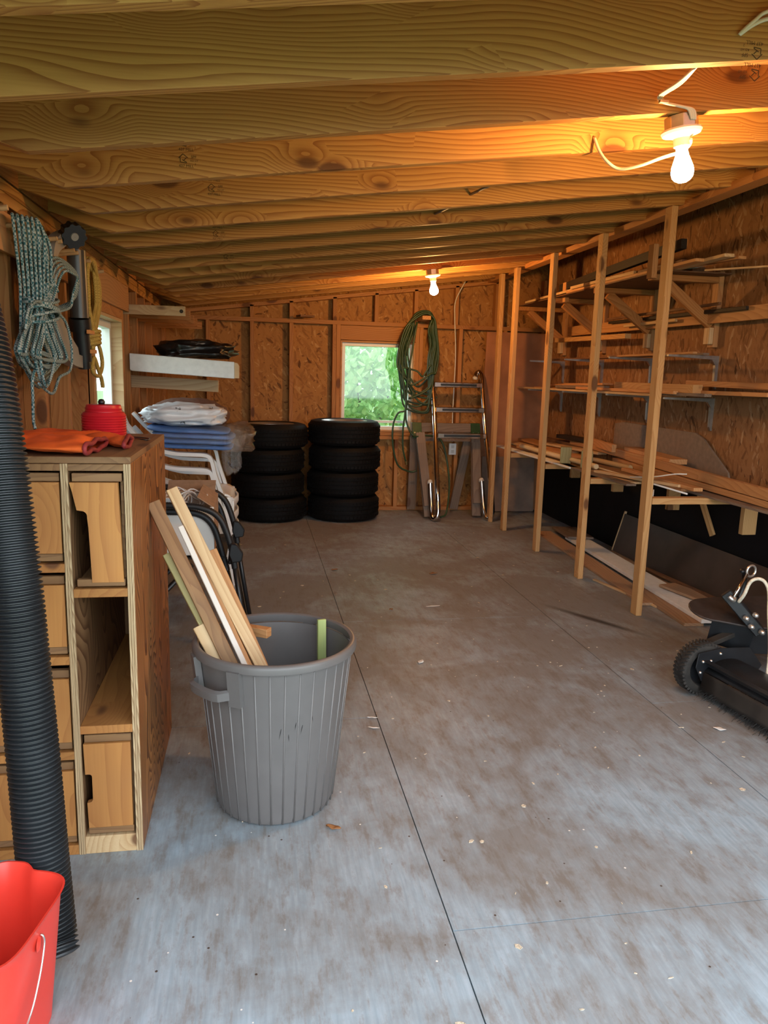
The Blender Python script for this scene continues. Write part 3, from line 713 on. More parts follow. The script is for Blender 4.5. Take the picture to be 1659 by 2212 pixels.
tag(MB().tube(spline([(1.42, 1.9, 2.345), (1.30, 1.925, 2.322), (1.262, 1.93, 2.297), (1.228, 1.935, 2.264), (1.262, 1.932, 2.288), (1.305, 1.925, 2.305), (1.42, 1.9, 2.32)], 6), 0.005, 8).build('loose_cable', CABLEW, smooth=True), 'loose white cable loop at the top right on the first rafter', 'cable')
for i, (x, n) in enumerate(((1.00, 5), (0.93, 6))):
    y = rafter_y(n) - 0.038
    tag(MB().tube([(x + 0.06, y - 0.35, roof(x) + 0.045), (x, y - 0.002, roof(x) + 0.05)], 0.006, 6).build('cable_run', plain('grey_cable%d' % i, (0.25, 0.24, 0.22), 0.5), smooth=True), ['grey cable bit entering the fifth rafter', 'grey cable bit entering the sixth rafter'][i], 'cable', 'cable bits between the rafters')
tag(MB().tube(spline([(2.09, 7.595, 2.33), (2.00, 7.60, 2.14), (1.998, 7.598, 1.96), (2.023, 7.60, 1.59), (2.018, 7.60, 1.03), (2.03, 7.602, 0.72)], 6), 0.006, 6).build('wall_cable', CABLEW, smooth=True), 'white cable running down the back wall to the outlet', 'cable')
ot = thing('wall_outlet', (2.03, 7.60, 0.59), 'white double power outlet low on the back wall behind the ladder', 'outlet')
MB().box((1.992, 7.585, 0.588), (2.068, 7.610, 0.705)).build('cover_plate', WHITEP, ot, bevel=0.003)
for z in (0.622, 0.672):
    MB().box((2.014, 7.5825, z - 0.016), (2.046, 7.5865, z + 0.016)).build('socket', plain('socket%d' % int(z * 1000), (0.55, 0.55, 0.52), 0.4), ot, bevel=0.001)

# ------------------------------------------------------------------ lumber grade stamps on the rafters
INK = plain('stamp_ink', (0.07, 0.035, 0.012), 0.9)
def text_mesh(txt, size):
    cu = bpy.data.curves.new('stamp_text', 'FONT'); cu.body = txt; cu.size = size; cu.align_x = 'LEFT'
    o = bpy.data.objects.new('tmp', cu); COL.objects.link(o)
    dg = bpy.context.evaluated_depsgraph_get()
    me = bpy.data.meshes.new_from_object(o.evaluated_get(dg))
    bpy.data.objects.remove(o)
    return me
STAMPS = {}
def stamp(raf, x, y, zc, flip=False):
    """mill mark printed on the near face of a rafter: house-like emblem, SPF, grade, mill number"""
    rows = [('437 MILL', -0.022, 0.0, 0.0130), ('SPF', 0.018, 0.030, 0.0130), ('KD HT', 0.016, 0.019, 0.0085), ('2', 0.030, 0.009, 0.0085)]
    for k in range(2):
        for txt, dx, dz, sz in rows:
            key = (txt, sz)
            if key not in STAMPS:
                STAMPS[key] = text_mesh(txt, sz); STAMPS[key].materials.clear(); STAMPS[key].materials.append(INK)
            o = bpy.data.objects.new('grade_stamp', STAMPS[key]); COL.objects.link(o)
            a = math.pi if flip else 0.0
            o.matrix_basis = Matrix.Translation((x, y - 0.0006, zc - k * 0.052)) @ Matrix.Rotation(a, 4, 'Y') @ Matrix.Translation((dx, 0, dz)) @ Matrix.Rotation(math.pi / 2, 4, 'X')
            par(o, raf)
        a = Matrix.Translation((x, y - 0.0006, zc - k * 0.052)) @ Matrix.Rotation(math.pi if flip else 0.0, 4, 'Y')
        mb = MB()
        for p0, p1 in (((-0.022, 0.028), (-0.008, 0.042)), ((-0.008, 0.042), (0.008, 0.030)), ((-0.017, 0.030), (-0.017, 0.016)), ((-0.017, 0.016), (0.004, 0.014)), ((0.003, 0.030), (-0.006, 0.022)), ((-0.011, 0.024), (0.004, 0.016))):
            u = Vector((p1[0] - p0[0], 0, p1[1] - p0[1])).normalized(); n_ = Vector((-u.z, 0, u.x)) * 0.0012
            q0 = Vector((p0[0], 0, p0[1])); q1 = Vector((p1[0], 0, p1[1]))
            mb.add([a @ v for v in (q0 - n_, q1 - n_, q1 + n_, q0 + n_)], [(0, 1, 2, 3)])
        mb.build('stamp_emblem', INK, raf)
for n, x, zc, fl_ in ((3, -0.225, 2.105, False), (4, -0.155, 2.11, False), (6, -0.18, 2.08, False), (8, -0.16, 2.09, False), (1, 1.28, 2.255, True)):
    stamp(RAFTERS[n + 2], x, rafter_y(n) - 0.038, zc, fl_)

# ------------------------------------------------------------------ shelf arms and bag on the left wall
al = ['nearest', 'second', 'third', 'fourth', 'fifth']
for k, (y, xe) in enumerate(zip((5.60, 6.02, 6.44, 6.85, 7.24), (-0.475, -0.475, -0.48, -0.483, -0.47))):
    board('wooden_cantilever', (-0.953, y + 0.011, 1.787), (xe, y + 0.011, 1.787), 0.0175, 0.066, PALE if k == 0 else STUD,
          label='upper wooden shelf arm on the left wall, %s to the camera' % al[k] if k else 'upper wooden shelf arm with knotted end, nearest the camera, left wall', cat='arm', group='upper arms of the left wall')
MB().lathe([(0.001, 0.001), (0.013, 0.001), (0.013, -0.001), (0.001, -0.001)], 16, Matrix.Translation((-0.502, 5.6015, 1.786)) @ Matrix.Rotation(math.pi / 2, 4, 'X')).build('knot', DARKW, bpy.data.objects['wooden_cantilever'])
wa = thing('painted_cantilever', (-0.5, 5.62, 1.35), 'white painted shelf arm with bare end sticking out of the left wall', 'arm')
MB().prism([(-0.86, 1.375), (-0.845, 1.366), (-0.14, 1.330), (-0.14, 1.448), (-0.86, 1.488)], 0.04, Matrix(((1, 0, 0, 0), (0, 0, 1, 5.585), (0, 1, 0, 0), (0, 0, 0, 1)))).build('painted_board', WHITEW, wa, bevel=0.004)
MB().prism([(-0.1395, 1.333), (-0.1395, 1.446), (-0.118, 1.440), (-0.105, 1.420), (-0.107, 1.333)], 0.038, Matrix(((1, 0, 0, 0), (0, 0, 1, 5.586), (0, 1, 0, 0), (0, 0, 0, 1)))).build('bare_end', PALE, wa, bevel=0.002)
board('wooden_cantilever', (-0.953, 6.03, 1.290), (-0.272, 6.03, 1.265), 0.036, 0.089, PALE, label='lower bare shelf arm behind and below the white one', cat='arm')
board('wooden_cantilever', (-0.953, 6.45, 1.425), (-0.20, 6.45, 1.405), 0.036, 0.07, STUD, label='bare shelf arm carrying the black bag behind the white one', cat='arm')
def lump(name, c, rx, ry, rz, m, parent=None, seed=0, amp=0.25, fr=2.2, nu=40, nv=20, flat=0.0, smooth=True):
    def fn(u, v):
        a = u * 2 * math.pi; b_ = (v - 0.5) * math.pi
        d = Vector((math.cos(a) * math.cos(b_), math.sin(a) * math.cos(b_), math.sin(b_)))
        q = Vector((math.copysign(abs(d.x) ** 0.7, d.x), math.copysign(abs(d.y) ** 0.7, d.y), math.copysign(abs(d.z) ** 0.8, d.z)))
        k = 1 + amp * mnoise.noise(d * fr + Vector((seed * 3.1, seed, 0))) + amp * 0.5 * mnoise.noise(d * fr * 3 + Vector((seed, 0, seed)))
        z = q.z * rz * k
        if z < -rz * (1 - flat): z = -rz * (1 - flat)
        return Vector(c) + Vector((q.x * rx * k, q.y * ry * k, z))
    return MB().sheet(fn, nu, nv, closeu=True).build(name, m, parent, smooth=smooth)
BAGB = plain('black_bag', (0.008, 0.008, 0.009), 0.32, bump=0.5, nscale=14)
o = lump('garbage_bag', (-0.42, 5.88, 1.522), 0.27, 0.30, 0.075, BAGB, seed=3, amp=0.35, fr=2.6, flat=0.3)
tag(o, 'crumpled black plastic bag lying on the white shelf arm', 'bag')

# ------------------------------------------------------------------ tyres
RUBBER = plain('tyre_rubber', (0.0038, 0.0038, 0.0042), 0.7, noise=0.4, nscale=40, bump=0.25, spec=0.18)
ALLOY = plain('alloy_rim', (0.55, 0.55, 0.53), 0.35, metal=0.9)
def make_tyre(rad, h):
    t = thing('car_tyre', (0, 0, 0), 'tyre', 'tyre')
    ri = rad * 0.62; g = 0.006
    prof = [(ri, 0.02), (ri + 0.012, 0.006), (rad * 0.80, 0.0), (rad * 0.93, 0.012), (rad - 0.012, 0.030), (rad - 0.003, 0.042)]
    zs = [0.042 + (h - 0.084) * k / 4 for k in range(5)]
    for k in range(1, 4):
        z = zs[k]; prof += [(rad, z - 0.005), (rad - g, z - 0.003), (rad - g, z + 0.003), (rad, z + 0.005)]
    prof += [(rad - 0.003, h - 0.042), (rad - 0.012, h - 0.030), (rad * 0.93, h - 0.012), (rad * 0.80, h), (ri + 0.012, h - 0.006), (ri, h - 0.02)]
    MB().lathe(prof, 64, closed=True).build('rubber', RUBBER, t, smooth=True, autosm=0.6)
    # tread blocks
    mb = MB()
    for k in range(60):
        a = 2 * math.pi * k / 60
        for j, z in enumerate((0.034, zs[1] + 0.010, zs[2] + 0.010, zs[3] + 0.010)):
            hh = (zs[1] - 0.042) - 0.018
            M = Matrix.Rotation(a + 0.03 * j, 4, 'Z') @ Matrix.Translation((rad - 0.001, 0, z + 0.004)) @ Matrix.Rotation(0.18 * (1 if j % 2 else -1), 4, 'X')
            mb.box((-0.004, -0.0125, 0), (0.004, 0.0125, hh), M)
    tag(mb.build('tread', RUBBER, t), kind='stuff')
    rim = MB().lathe([(0.02, h - 0.075), (0.055, h - 0.06), (0.07, h - 0.085), (ri - 0.03, h - 0.07), (ri - 0.004, h - 0.03), (ri + 0.008, h - 0.012), (ri + 0.006, h - 0.008), (ri - 0.012, h - 0.03), (ri - 0.02, 0.03), (ri - 0.004, 0.03)], 40).build('rim', ALLOY, t, smooth=True, autosm=0.6)
    sp = MB()
    for k in range(5):
        sp.box((0.05, -0.022, h - 0.07), (ri - 0.012, 0.022, h - 0.045), Matrix.Rotation(k * 2 * math.pi / 5, 4, 'Z'))
    tag(sp.build('spokes', ALLOY, rim, bevel=0.004), kind='stuff')
    return t
lv = ['bottom', 'second from the floor', 'third from the floor', 'top']
tp = make_tyre(0.345, 0.2385)
for k in range(4):
    o = tp if k == 0 else copy_tree(tp)
    o.location = (0.853 + (0.006, -0.004, 0.01, 0.002)[k], 7.262, 0.2385 * k); o.rotation_euler[2] = k * 1.3
    tag(o, ('%s black tyre in the stack beside the window' % lv[k]) if k < 3 else 'top black tyre with pale wheel rim in the stack beside the window', 'tyre', 'tyres stacked by the back wall')
tp2 = make_tyre(0.345, 0.2285)
for k in range(4):
    o = tp2 if k == 0 else copy_tree(tp2)
    o.location = (0.148 + (0.0, -0.022, -0.025, 0.008)[k], 7.258, 0.2285 * k); o.rotation_euler[2] = k * 0.9
    tag(o, '%s black tyre in the stack beside the white chairs' % lv[k], 'tyre', 'tyres stacked by the back wall')

# ------------------------------------------------------------------ sawhorse
sh = thing('sawhorse', (1.85, 7.3, 0), 'grey weathered sawhorse with green brackets below the window', 'sawhorse')
board('beam', (1.545, 7.42, 0.880), (2.265, 7.42, 0.880), 0.038, 0.089, GREYW, sh)
board('crossbar', (1.62, 7.44, 0.775), (2.22, 7.44, 0.775), 0.03, 0.07, GREYW, sh)
for p0, p1 in (((1.628, 7.365, 0.83), (1.69, 7.125, 0.02)), ((2.20, 7.365, 0.83), (2.185, 7.155, 0.02)), ((1.60, 7.475, 0.83), (1.605, 7.575, 0.02)), ((2.17, 7.475, 0.83), (2.06, 7.575, 0.02))):
    board('leg', p0, p1, 0.089, 0.036, GREYW, sh, upv=(0, 1, 0))
for x in (1.60, 2.205):
    gb = MB().prism([(-0.082, 0.775), (-0.024, 0.928), (0.024, 0.928), (0.082, 0.775), (0.060, 0.775), (0.0215, 0.90), (-0.0215, 0.90), (-0.060, 0.775)], 0.095, Matrix(((0, 0, 1, x - 0.048), (1, 0, 0, 7.42), (0, 1, 0, 0), (0, 0, 0, 1))))
    b_ = gb.build('bracket', plain('green_steel_%d' % int(x * 100), (0.015, 0.060, 0.02), 0.4, noise=0.3), sh, bevel=0.002)
    for dx in (-0.026, 0.026):
        MB().lathe([(0.001, 0.003), (0.007, 0.003), (0.008, 0.0)], 8, Matrix.Translation((x + dx, 7.362, 0.83)) @ Matrix.Rotation(math.pi / 2 - 0.36, 4, 'X')).build('screw', DULLSTEEL, b_)
for p0, p1 in (((1.63, 7.305, 0.73), (1.682, 7.115, 0.13)), ((2.198, 7.315, 0.74), (2.188, 7.145, 0.15))):
    board('leg_doubler', p0, p1, 0.085, 0.028, GREYW, sh, upv=(0, 1, 0))
# ------------------------------------------------------------------ chrome ladder
ld = thing('pool_ladder', (1.99, 7.0, 0), 'chrome tube ladder with hooked ends leaning on the back wall', 'ladder')
rp = [(2.212, 7.50, 1.385), (2.228, 7.52, 1.425), (2.258, 7.515, 1.440), (2.275, 7.48, 1.40), (2.272, 7.43, 1.29), (2.270, 7.27, 0.913), (2.285, 7.04, 0.36), (2.292, 6.995, 0.20), (2.292, 6.965, 0.09), (2.272, 6.965, 0.034), (2.248, 7.0, 0.028), (2.232, 7.04, 0.09), (2.222, 7.08, 0.22), (2.213, 7.12, 0.388)]
lp = [(1.70, 7.50, 1.375), (1.715, 7.52, 1.42), (1.738, 7.515, 1.430), (1.752, 7.48, 1.39), (1.755, 7.43, 1.28), (1.758, 7.33, 1.05), (1.745, 7.04, 0.36), (1.748, 6.995, 0.20), (1.746, 6.965, 0.09), (1.728, 6.965, 0.034), (1.708, 7.0, 0.028), (1.702, 7.04, 0.09), (1.696, 7.08, 0.22), (1.690, 7.11, 0.37)]
for q in (rp, lp):
    r_ = MB().tube(spline(q, 6), 0.024, 14).build('rail', STEEL, ld, smooth=True, autosm=0.9)
    for e in (q[0], q[-1]):
        MB().lathe([(0.001, 0.024), (0.016, 0.020), (0.0255, 0.0), (0.0255, -0.02), (0.001, -0.02)], 14, Matrix.Translation(e)).build('end_cap', plain('cap_grey', (0.55, 0.53, 0.48), 0.5), r_, smooth=True)
for y, z in ((7.43, 1.318), (7.325, 1.075), (7.22, 0.827)):
    s_ = MB().box((1.765, y - 0.035, z - 0.036), (2.262, y + 0.055, z + 0.014)).build('step', STEEL, ld, bevel=0.005)
    MB().box((1.83, y - 0.037, z - 0.022), (2.20, y - 0.0345, z + 0.000)).build('step_pad', BLACKP, s_)

# ------------------------------------------------------------------ green garden hose on its peg
GREENH = plain('green_hose', (0.026, 0.060, 0.024), 0.42, noise=0.12, nscale=60)
board('hose_peg', (1.655, 7.36, 1.945), (1.655, 7.60, 1.945), 0.085, 0.038, ORANGEW, label='short wooden peg on the back wall rail carrying the green hose', cat='peg')
gh = thing('garden_hose', (1.6, 7.45, 1.0), 'long green garden hose coiled over a peg beside the window', 'hose')
mb = MB(); rr = random.Random(4)
for k in range(13):
    y = 7.375 + 0.012 * (k % 7) + 0.04 * (k // 7); top = 1.985 + 0.016 * (k // 5)
    wl_ = 1.385 + 0.018 * (k % 7) + rr.uniform(-0.008, 0.012); wr_ = 1.80 - 0.014 * (k % 6) + rr.uniform(-0.012, 0.012)
    zb = rr.choice((1.08, 1.15, 1.22, 1.32, 1.42, 1.50)) + rr.uniform(-0.04, 0.04)
    xb = 1.45 + rr.uniform(-0.02, 0.28)
    zw = 1.60 + rr.uniform(-0.08, 0.06)
    xlow = 1.43 + 0.035 * (k % 4)
    mb.tube(spline([(1.65, y, top), (1.55, y, top - 0.05), (wl_ + 0.06, y + 0.005, 1.82), (wl_, y + 0.01, zw), (wl_ + 0.03, y + 0.005, (zw + zb) / 2), (xlow + 0.05, y, zb + 0.03), (xb + 0.08, y - 0.01, zb - 0.02), (1.72, y, zb + 0.09), (wr_ - 0.02, y + 0.01, zw - 0.10), (wr_, y + 0.01, zw + 0.08), (wr_ - 0.03, y + 0.005, 1.83), (1.73, y, top - 0.04)], 5, closed=True), 0.0095, 7, closed=True)
mb.tube(spline([(1.42, 7.37, 1.5), (1.455, 7.36, 1.25), (1.48, 7.355, 1.06), (1.40, 7.36, 1.02), (1.355, 7.37, 0.90), (1.36, 7.38, 0.70), (1.42, 7.40, 0.50), (1.55, 7.42, 0.43), (1.62, 7.42, 0.44)], 7), 0.0095, 7)
mb.tube(spline([(1.56, 7.36, 1.9), (1.49, 7.35, 1.40), (1.47, 7.35, 1.05), (1.455, 7.36, 0.88), (1.462, 7.38, 0.68), (1.50, 7.40, 0.535)], 7), 0.0095, 7)
mb.tube(spline([(1.47, 7.35, 1.08), (1.49, 7.36, 0.92), (1.56, 7.33, 0.80), (1.70, 7.38, 0.80), (1.85, 7.40, 0.76), (1.92, 7.38, 0.55), (1.935, 7.30, 0.30), (1.89, 7.20, 0.05), (1.82, 7.15, 0.011)], 7), 0.0095, 7)
mb.build('hose_coil', GREENH, gh, smooth=True)
MB().tube([(1.50, 7.40, 0.54), (1.508, 7.405, 0.505)], 0.013, 10).build('coupling', plain('brass', (0.6, 0.45, 0.2), 0.3, metal=1.0), gh, smooth=True, autosm=0.8)

# ------------------------------------------------------------------ blue rope, sprinkler, yellow rope, padlock on the pegs
def rope_mat(name, a, b_, sc_):
    m, nt, b = new_mat(name)
    tc = N(nt, 'ShaderNodeTexCoord')
    ck = N(nt, 'ShaderNodeTexChecker', {'Vector': tc.outputs['Object'], 'Color1': (*a, 1), 'Color2': (*b_, 1), 'Scale': sc_})
    nt.links.new(ck.outputs[0], b.inputs['Base Color']); b.inputs['Roughness'].default_value = 0.8
    return m
BLUER = rope_mat('teal_white_rope', (0.030, 0.125, 0.145), (0.36, 0.43, 0.42), 120.0)
YELR = rope_mat('yellow_rope', (0.38, 0.24, 0.045), (0.55, 0.38, 0.09), 160.0)
br = thing('blue_rope', (-0.80, 2.95, 1.2), 'teal and white braided rope coiled and knotted on the left wall pegs', 'rope')
mb = MB(); rr = random.Random(11)
for k in range(19):
    x = -0.79 + 0.012 * (k % 6) - 0.02; yt = 2.88 + 0.013 * k
    yw = 2.96 + 0.007 * k; zb = 1.31 + rr.uniform(-0.01, 0.15); yl = 2.74 + rr.uniform(0, 0.16); yr_ = 3.34 - rr.uniform(0, 0.28)
    top = 1.888 if k < 11 else 1.70 + rr.uniform(0, 0.16)
    mb.tube(spline([(x, yt, top), (x + 0.01, yt - 0.03, top - 0.04), (x, yw - 0.04, 1.68), (x - 0.005, yw - 0.03, 1.60), (x, yl + 0.06, 1.49), (x, yl, 1.42), (x, (yl + yr_) / 2 - 0.03, zb), (x + 0.006, yr_, 1.41), (x, yr_ - 0.08, 1.50), (x - 0.005, yw + 0.03, 1.60), (x, yw + 0.06, 1.69), (x + 0.01, yt + 0.05, top - 0.05)], 5, closed=True), 0.0056, 6, closed=True)
for k in range(5):
    x = -0.775 + 0.010 * k; e = 3.58 - 0.05 * k
    mb.tube(spline([(x - 0.01, 3.060, 1.60), (x, 3.100 + 0.02 * k, 1.72), (x + 0.01, 3.240, 1.80 - 0.012 * k), (x + 0.02, e - 0.08, 1.79 - 0.01 * k), (x + 0.02, e, 1.74), (x + 0.01, e - 0.05, 1.67), (x, 3.320, 1.62), (x - 0.01, 3.130, 1.585)], 6), 0.0056, 6)
for k in range(7):
    z = 1.555 + 0.011 * k
    mb.tube([Vector((-0.775 + 0.055 * math.cos(a), 3.040 + 0.125 * math.sin(a), z + 0.02 * math.sin(a + k))) for a in [2 * math.pi * j / 18 for j in range(18)]], 0.0056, 6, closed=True)
mb.tube(spline([(-0.75, 2.980, 1.60), (-0.74, 2.840, 1.60), (-0.74, 2.740, 1.56), (-0.74, 2.700, 1.50)], 6), 0.0056, 6)
mb.tube(spline([(-0.76, 3.130, 1.60), (-0.75, 3.300, 1.56), (-0.75, 3.380, 1.46), (-0.75, 3.340, 1.37), (-0.76, 3.200, 1.34), (-0.76, 3.080, 1.28), (-0.77, 2.930, 1.32)], 6), 0.0056, 6)
mb.tube(spline([(-0.77, 2.960, 1.40), (-0.775, 2.880, 1.34), (-0.775, 2.870, 1.27), (-0.78, 2.880, 1.19), (-0.77, 2.860, 1.162)], 6), 0.0056, 6)
mb.build('rope_coil', BLUER, br, smooth=True)

spk = thing('sprinkler', (-0.79, 3.5, 1.38), 'grey and black oscillating lawn sprinkler hung on the left wall pegs', 'sprinkler')
def cframe(pts, wd, th, m, name):
    c = spline(pts, 6); mb_ = MB()
    for a, b_ in zip(c[:-1], c[1:]): pass
    out = []
    for i, q in enumerate(c):
        t = (c[min(i + 1, len(c) - 1)] - c[max(i - 1, 0)]).normalized(); n_ = Vector((0, -t.z, t.y)) * wd[0] / 2 if not isinstance(wd, float) else Vector((0, -t.z, t.y)) * wd / 2
        h_ = Vector((th / 2, 0, 0))
        out += [q - n_ - h_, q + n_ - h_, q + n_ + h_, q - n_ + h_]
    ff = []
    for i in range(len(c) - 1):
        for k in range(4):
            l = (k + 1) % 4; ff.append((i * 4 + k, i * 4 + l, i * 4 + 4 + l, i * 4 + 4 + k))
    ff += [(0, 1, 2, 3), tuple((len(c) - 1) * 4 + k for k in (3, 2, 1, 0))]
    return mb_.add(out, ff).build(name, m, spk, smooth=True, autosm=0.6)
cframe([(-0.79, 3.70, 1.90), (-0.79, 3.62, 1.935), (-0.79, 3.46, 1.905), (-0.79, 3.30, 1.84), (-0.79, 3.255, 1.72), (-0.79, 3.265, 1.56), (-0.79, 3.36, 1.46), (-0.79, 3.50, 1.42), (-0.79, 3.68, 1.405)], 0.055, 0.04, GREYP, 'frame')
MB().prism([(3.235, 1.66), (3.30, 1.64), (3.40, 1.55), (3.62, 1.47), (3.66, 1.41), (3.48, 1.405), (3.26, 1.50)], 0.03, Matrix(((0, 0, 1, -0.805), (1, 0, 0, 0), (0, 1, 0, 0), (0, 0, 0, 1)))).build('base_plate', GREYP, spk, bevel=0.004)
MB().tube([(-0.775, 3.66, 1.89), (-0.775, 3.675, 1.60)], 0.040, 18).build('spray_bar', plain('dark_grey_plastic', (0.055, 0.053, 0.05), 0.35), spk, smooth=True, autosm=0.8)
MB().tube([(-0.775, 3.675, 1.60), (-0.775, 3.69, 1.545)], 0.047, 18).build('collar', BLACKP, spk, smooth=True, autosm=0.8)
MB().tube([(-0.775, 3.69, 1.545), (-0.775, 3.72, 1.41)], 0.036, 16).build('motor_tube', BLACKP, spk, smooth=True, autosm=0.8)
MB().tube([(-0.775, 3.72, 1.41), (-0.775, 3.728, 1.378)], 0.028, 14).build('hose_inlet', BLACKP, spk, smooth=True, autosm=0.8)
OR = plain('orange_clip', (0.62, 0.24, 0.06), 0.4)
MB().box((-0.742, 3.64, 1.530), (-0.725, 3.74, 1.548)).build('clip', OR, spk, bevel=0.002)
MB().box((-0.745, 3.70, 1.445), (-0.722, 3.76, 1.463)).build('clip', OR, spk, bevel=0.002)
gear = [((0.052 if (k // 2) % 2 else 0.046) * math.cos(k * 2 * math.pi / 40), (0.052 if (k // 2) % 2 else 0.046) * math.sin(k * 2 * math.pi / 40)) for k in range(40)]
Mk = Matrix.Translation((-0.745, 3.44, 1.925)) @ Matrix.Rotation(math.pi / 2 + 0.5, 4, 'X') @ Matrix.Rotation(0.5, 4, 'Y')
kn = MB().prism(gear, 0.045, Mk).build('knob', BLACKP, spk, bevel=0.001)
MB().lathe([(0.001, 0.049), (0.015, 0.049), (0.017, 0.045)], 14, Mk).build('knob_cap', GREYP, kn)

yr = thing('yellow_rope', (-0.80, 4.0, 1.29), 'yellow twisted rope coil hung on the left wall next to the window', 'rope')
mb = MB(); rr = random.Random(5)
for k in range(11):
    x = -0.81 + 0.010 * (k % 5); y0 = 3.84 + rr.uniform(0, 0.03); y1 = 4.06 + rr.uniform(0, 0.13); zb = 1.50 + rr.uniform(-0.04, 0.14)
    mb.tube(spline([(x, 3.93 + 0.01 * k, 1.892), (x, y0 + 0.02, 1.86), (x, y0 - 0.02, 1.72), (x, y0 + 0.03, 1.60), (x + 0.005, 3.95, zb), (x, y1 - 0.10, 1.60), (x, y1, 1.70), (x, y1 - 0.01, 1.82)], 6, closed=True), 0.0100, 7, closed=True)
mb.tube(spline([(-0.77, 3.97, 1.55), (-0.765, 4.06, 1.47), (-0.765, 4.10, 1.40), (-0.77, 4.05, 1.345), (-0.77, 3.95, 1.345), (-0.77, 3.88, 1.37), (-0.77, 3.93, 1.43), (-0.765, 4.0, 1.37), (-0.765, 4.07, 1.32), (-0.765, 4.09, 1.285)], 6), 0.0100, 7)
for k in range(4):
    z = 1.545 - 0.018 * k
    mb.tube([Vector((-0.785 + 0.04 * math.cos(a), 3.955 + 0.05 * math.sin(a), z + 0.012 * math.cos(a))) for a in [2 * math.pi * j / 14 for j in range(14)]], 0.0100, 7, closed=True)
mb.build('rope_coil', YELR, yr, smooth=True)

pk = thing('padlock', (-0.80, 4.19, 1.76), 'small black padlock on the last peg behind the yellow rope', 'padlock')
MB().box((-0.805, 4.165, 1.775), (-0.785, 4.215, 1.815)).build('body', BLACKP, pk, bevel=0.004)
MB().tube(spline([(-0.795, 4.175, 1.812), (-0.795, 4.175, 1.85), (-0.795, 4.19, 1.868), (-0.795, 4.205, 1.85), (-0.795, 4.205, 1.812)], 5), 0.004, 6).build('shackle', STEEL, pk, smooth=True)

# ------------------------------------------------------------------ drawer cabinet
cab = thing('drawer_cabinet', (-0.58, 2.45, 0), 'tall plywood cabinet with narrow pine drawers against the left wall', 'cabinet')
CY0, CY1, CH = 2.07, 2.84, 1.150
def cbox(name, lo, hi, m, parent=cab, bev=0.0012):
    """panel with its long grain direction along local X"""
    d = [hi[i] - lo[i] for i in range(3)]
    ax = max(range(3), key=lambda i: d[i]); oth = [i for i in range(3) if i != ax]
    c = [(lo[i] + hi[i]) / 2 for i in range(3)]
    p0 = list(c); p1 = list(c); p0[ax] = lo[ax]; p1[ax] = hi[ax]
    upa = min(oth, key=lambda i: d[i]); oa = [i for i in oth if i != upa][0]
    uv_ = [0, 0, 0]; uv_[upa] = 1
    return board(name, p0, p1, d[oa], d[upa], m, parent, upv=uv_, bev=bev)
PLYEDGE = wood('plywood_edge', (0.62, 0.46, 0.27), (0.36, 0.23, 0.12), ring=60, knots=2.0, contrast=1.0)
divs = [-0.834, -0.668, -0.502, -0.343]
for i, x in enumerate(divs):
    cbox('side_panel' if i in (0, 3) else 'divider', (x, CY0 + 0.003, 0.0), (x + 0.018, CY1, CH - 0.018), PLYRED if i == 3 else PLYIN)
    for k, (a, b_) in enumerate(((0.0, 0.0055), (0.0065, 0.0115), (0.0125, 0.018))):
        cbox('edge_ply', (x + a, CY0 - 0.001, 0.0), (x + b_, CY0 + 0.004, CH - 0.018), PLYEDGE, bev=0)
cbox('top_panel', (-0.834, CY0 + 0.006, CH - 0.018), (-0.325, CY1, CH), OLDW)
cbox('back_panel', (-0.834, CY1, 0.0), (-0.325, CY1 + 0.006, CH), OLDW)
cols = [(divs[2] + 0.018, divs[3], [(1.108, 0.797, 'd', 1), (0.758, 0.400, 'o', 0), (0.366, 0.060, 'd', 2)]),
        (divs[1] + 0.018, divs[2], [(1.108, 0.868, 'd', 0), (0.828, 0.606, 'd', 0), (0.560, 0.325, 'd', 0), (0.285, 0.036, 'd', 0)]),
        (divs[0] + 0.018, divs[1], [(1.108, 0.868, 'd', 0), (0.828, 0.606, 'd', 0), (0.560, 0.325, 'd', 0), (0.285, 0.036, 'd', 0)])]
def arc(cx, cz, r_, a0, a1, n=6): return [(cx + r_ * math.cos(a0 + (a1 - a0) * k / n), cz + r_ * math.sin(a0 + (a1 - a0) * k / n)) for k in range(n + 1)]
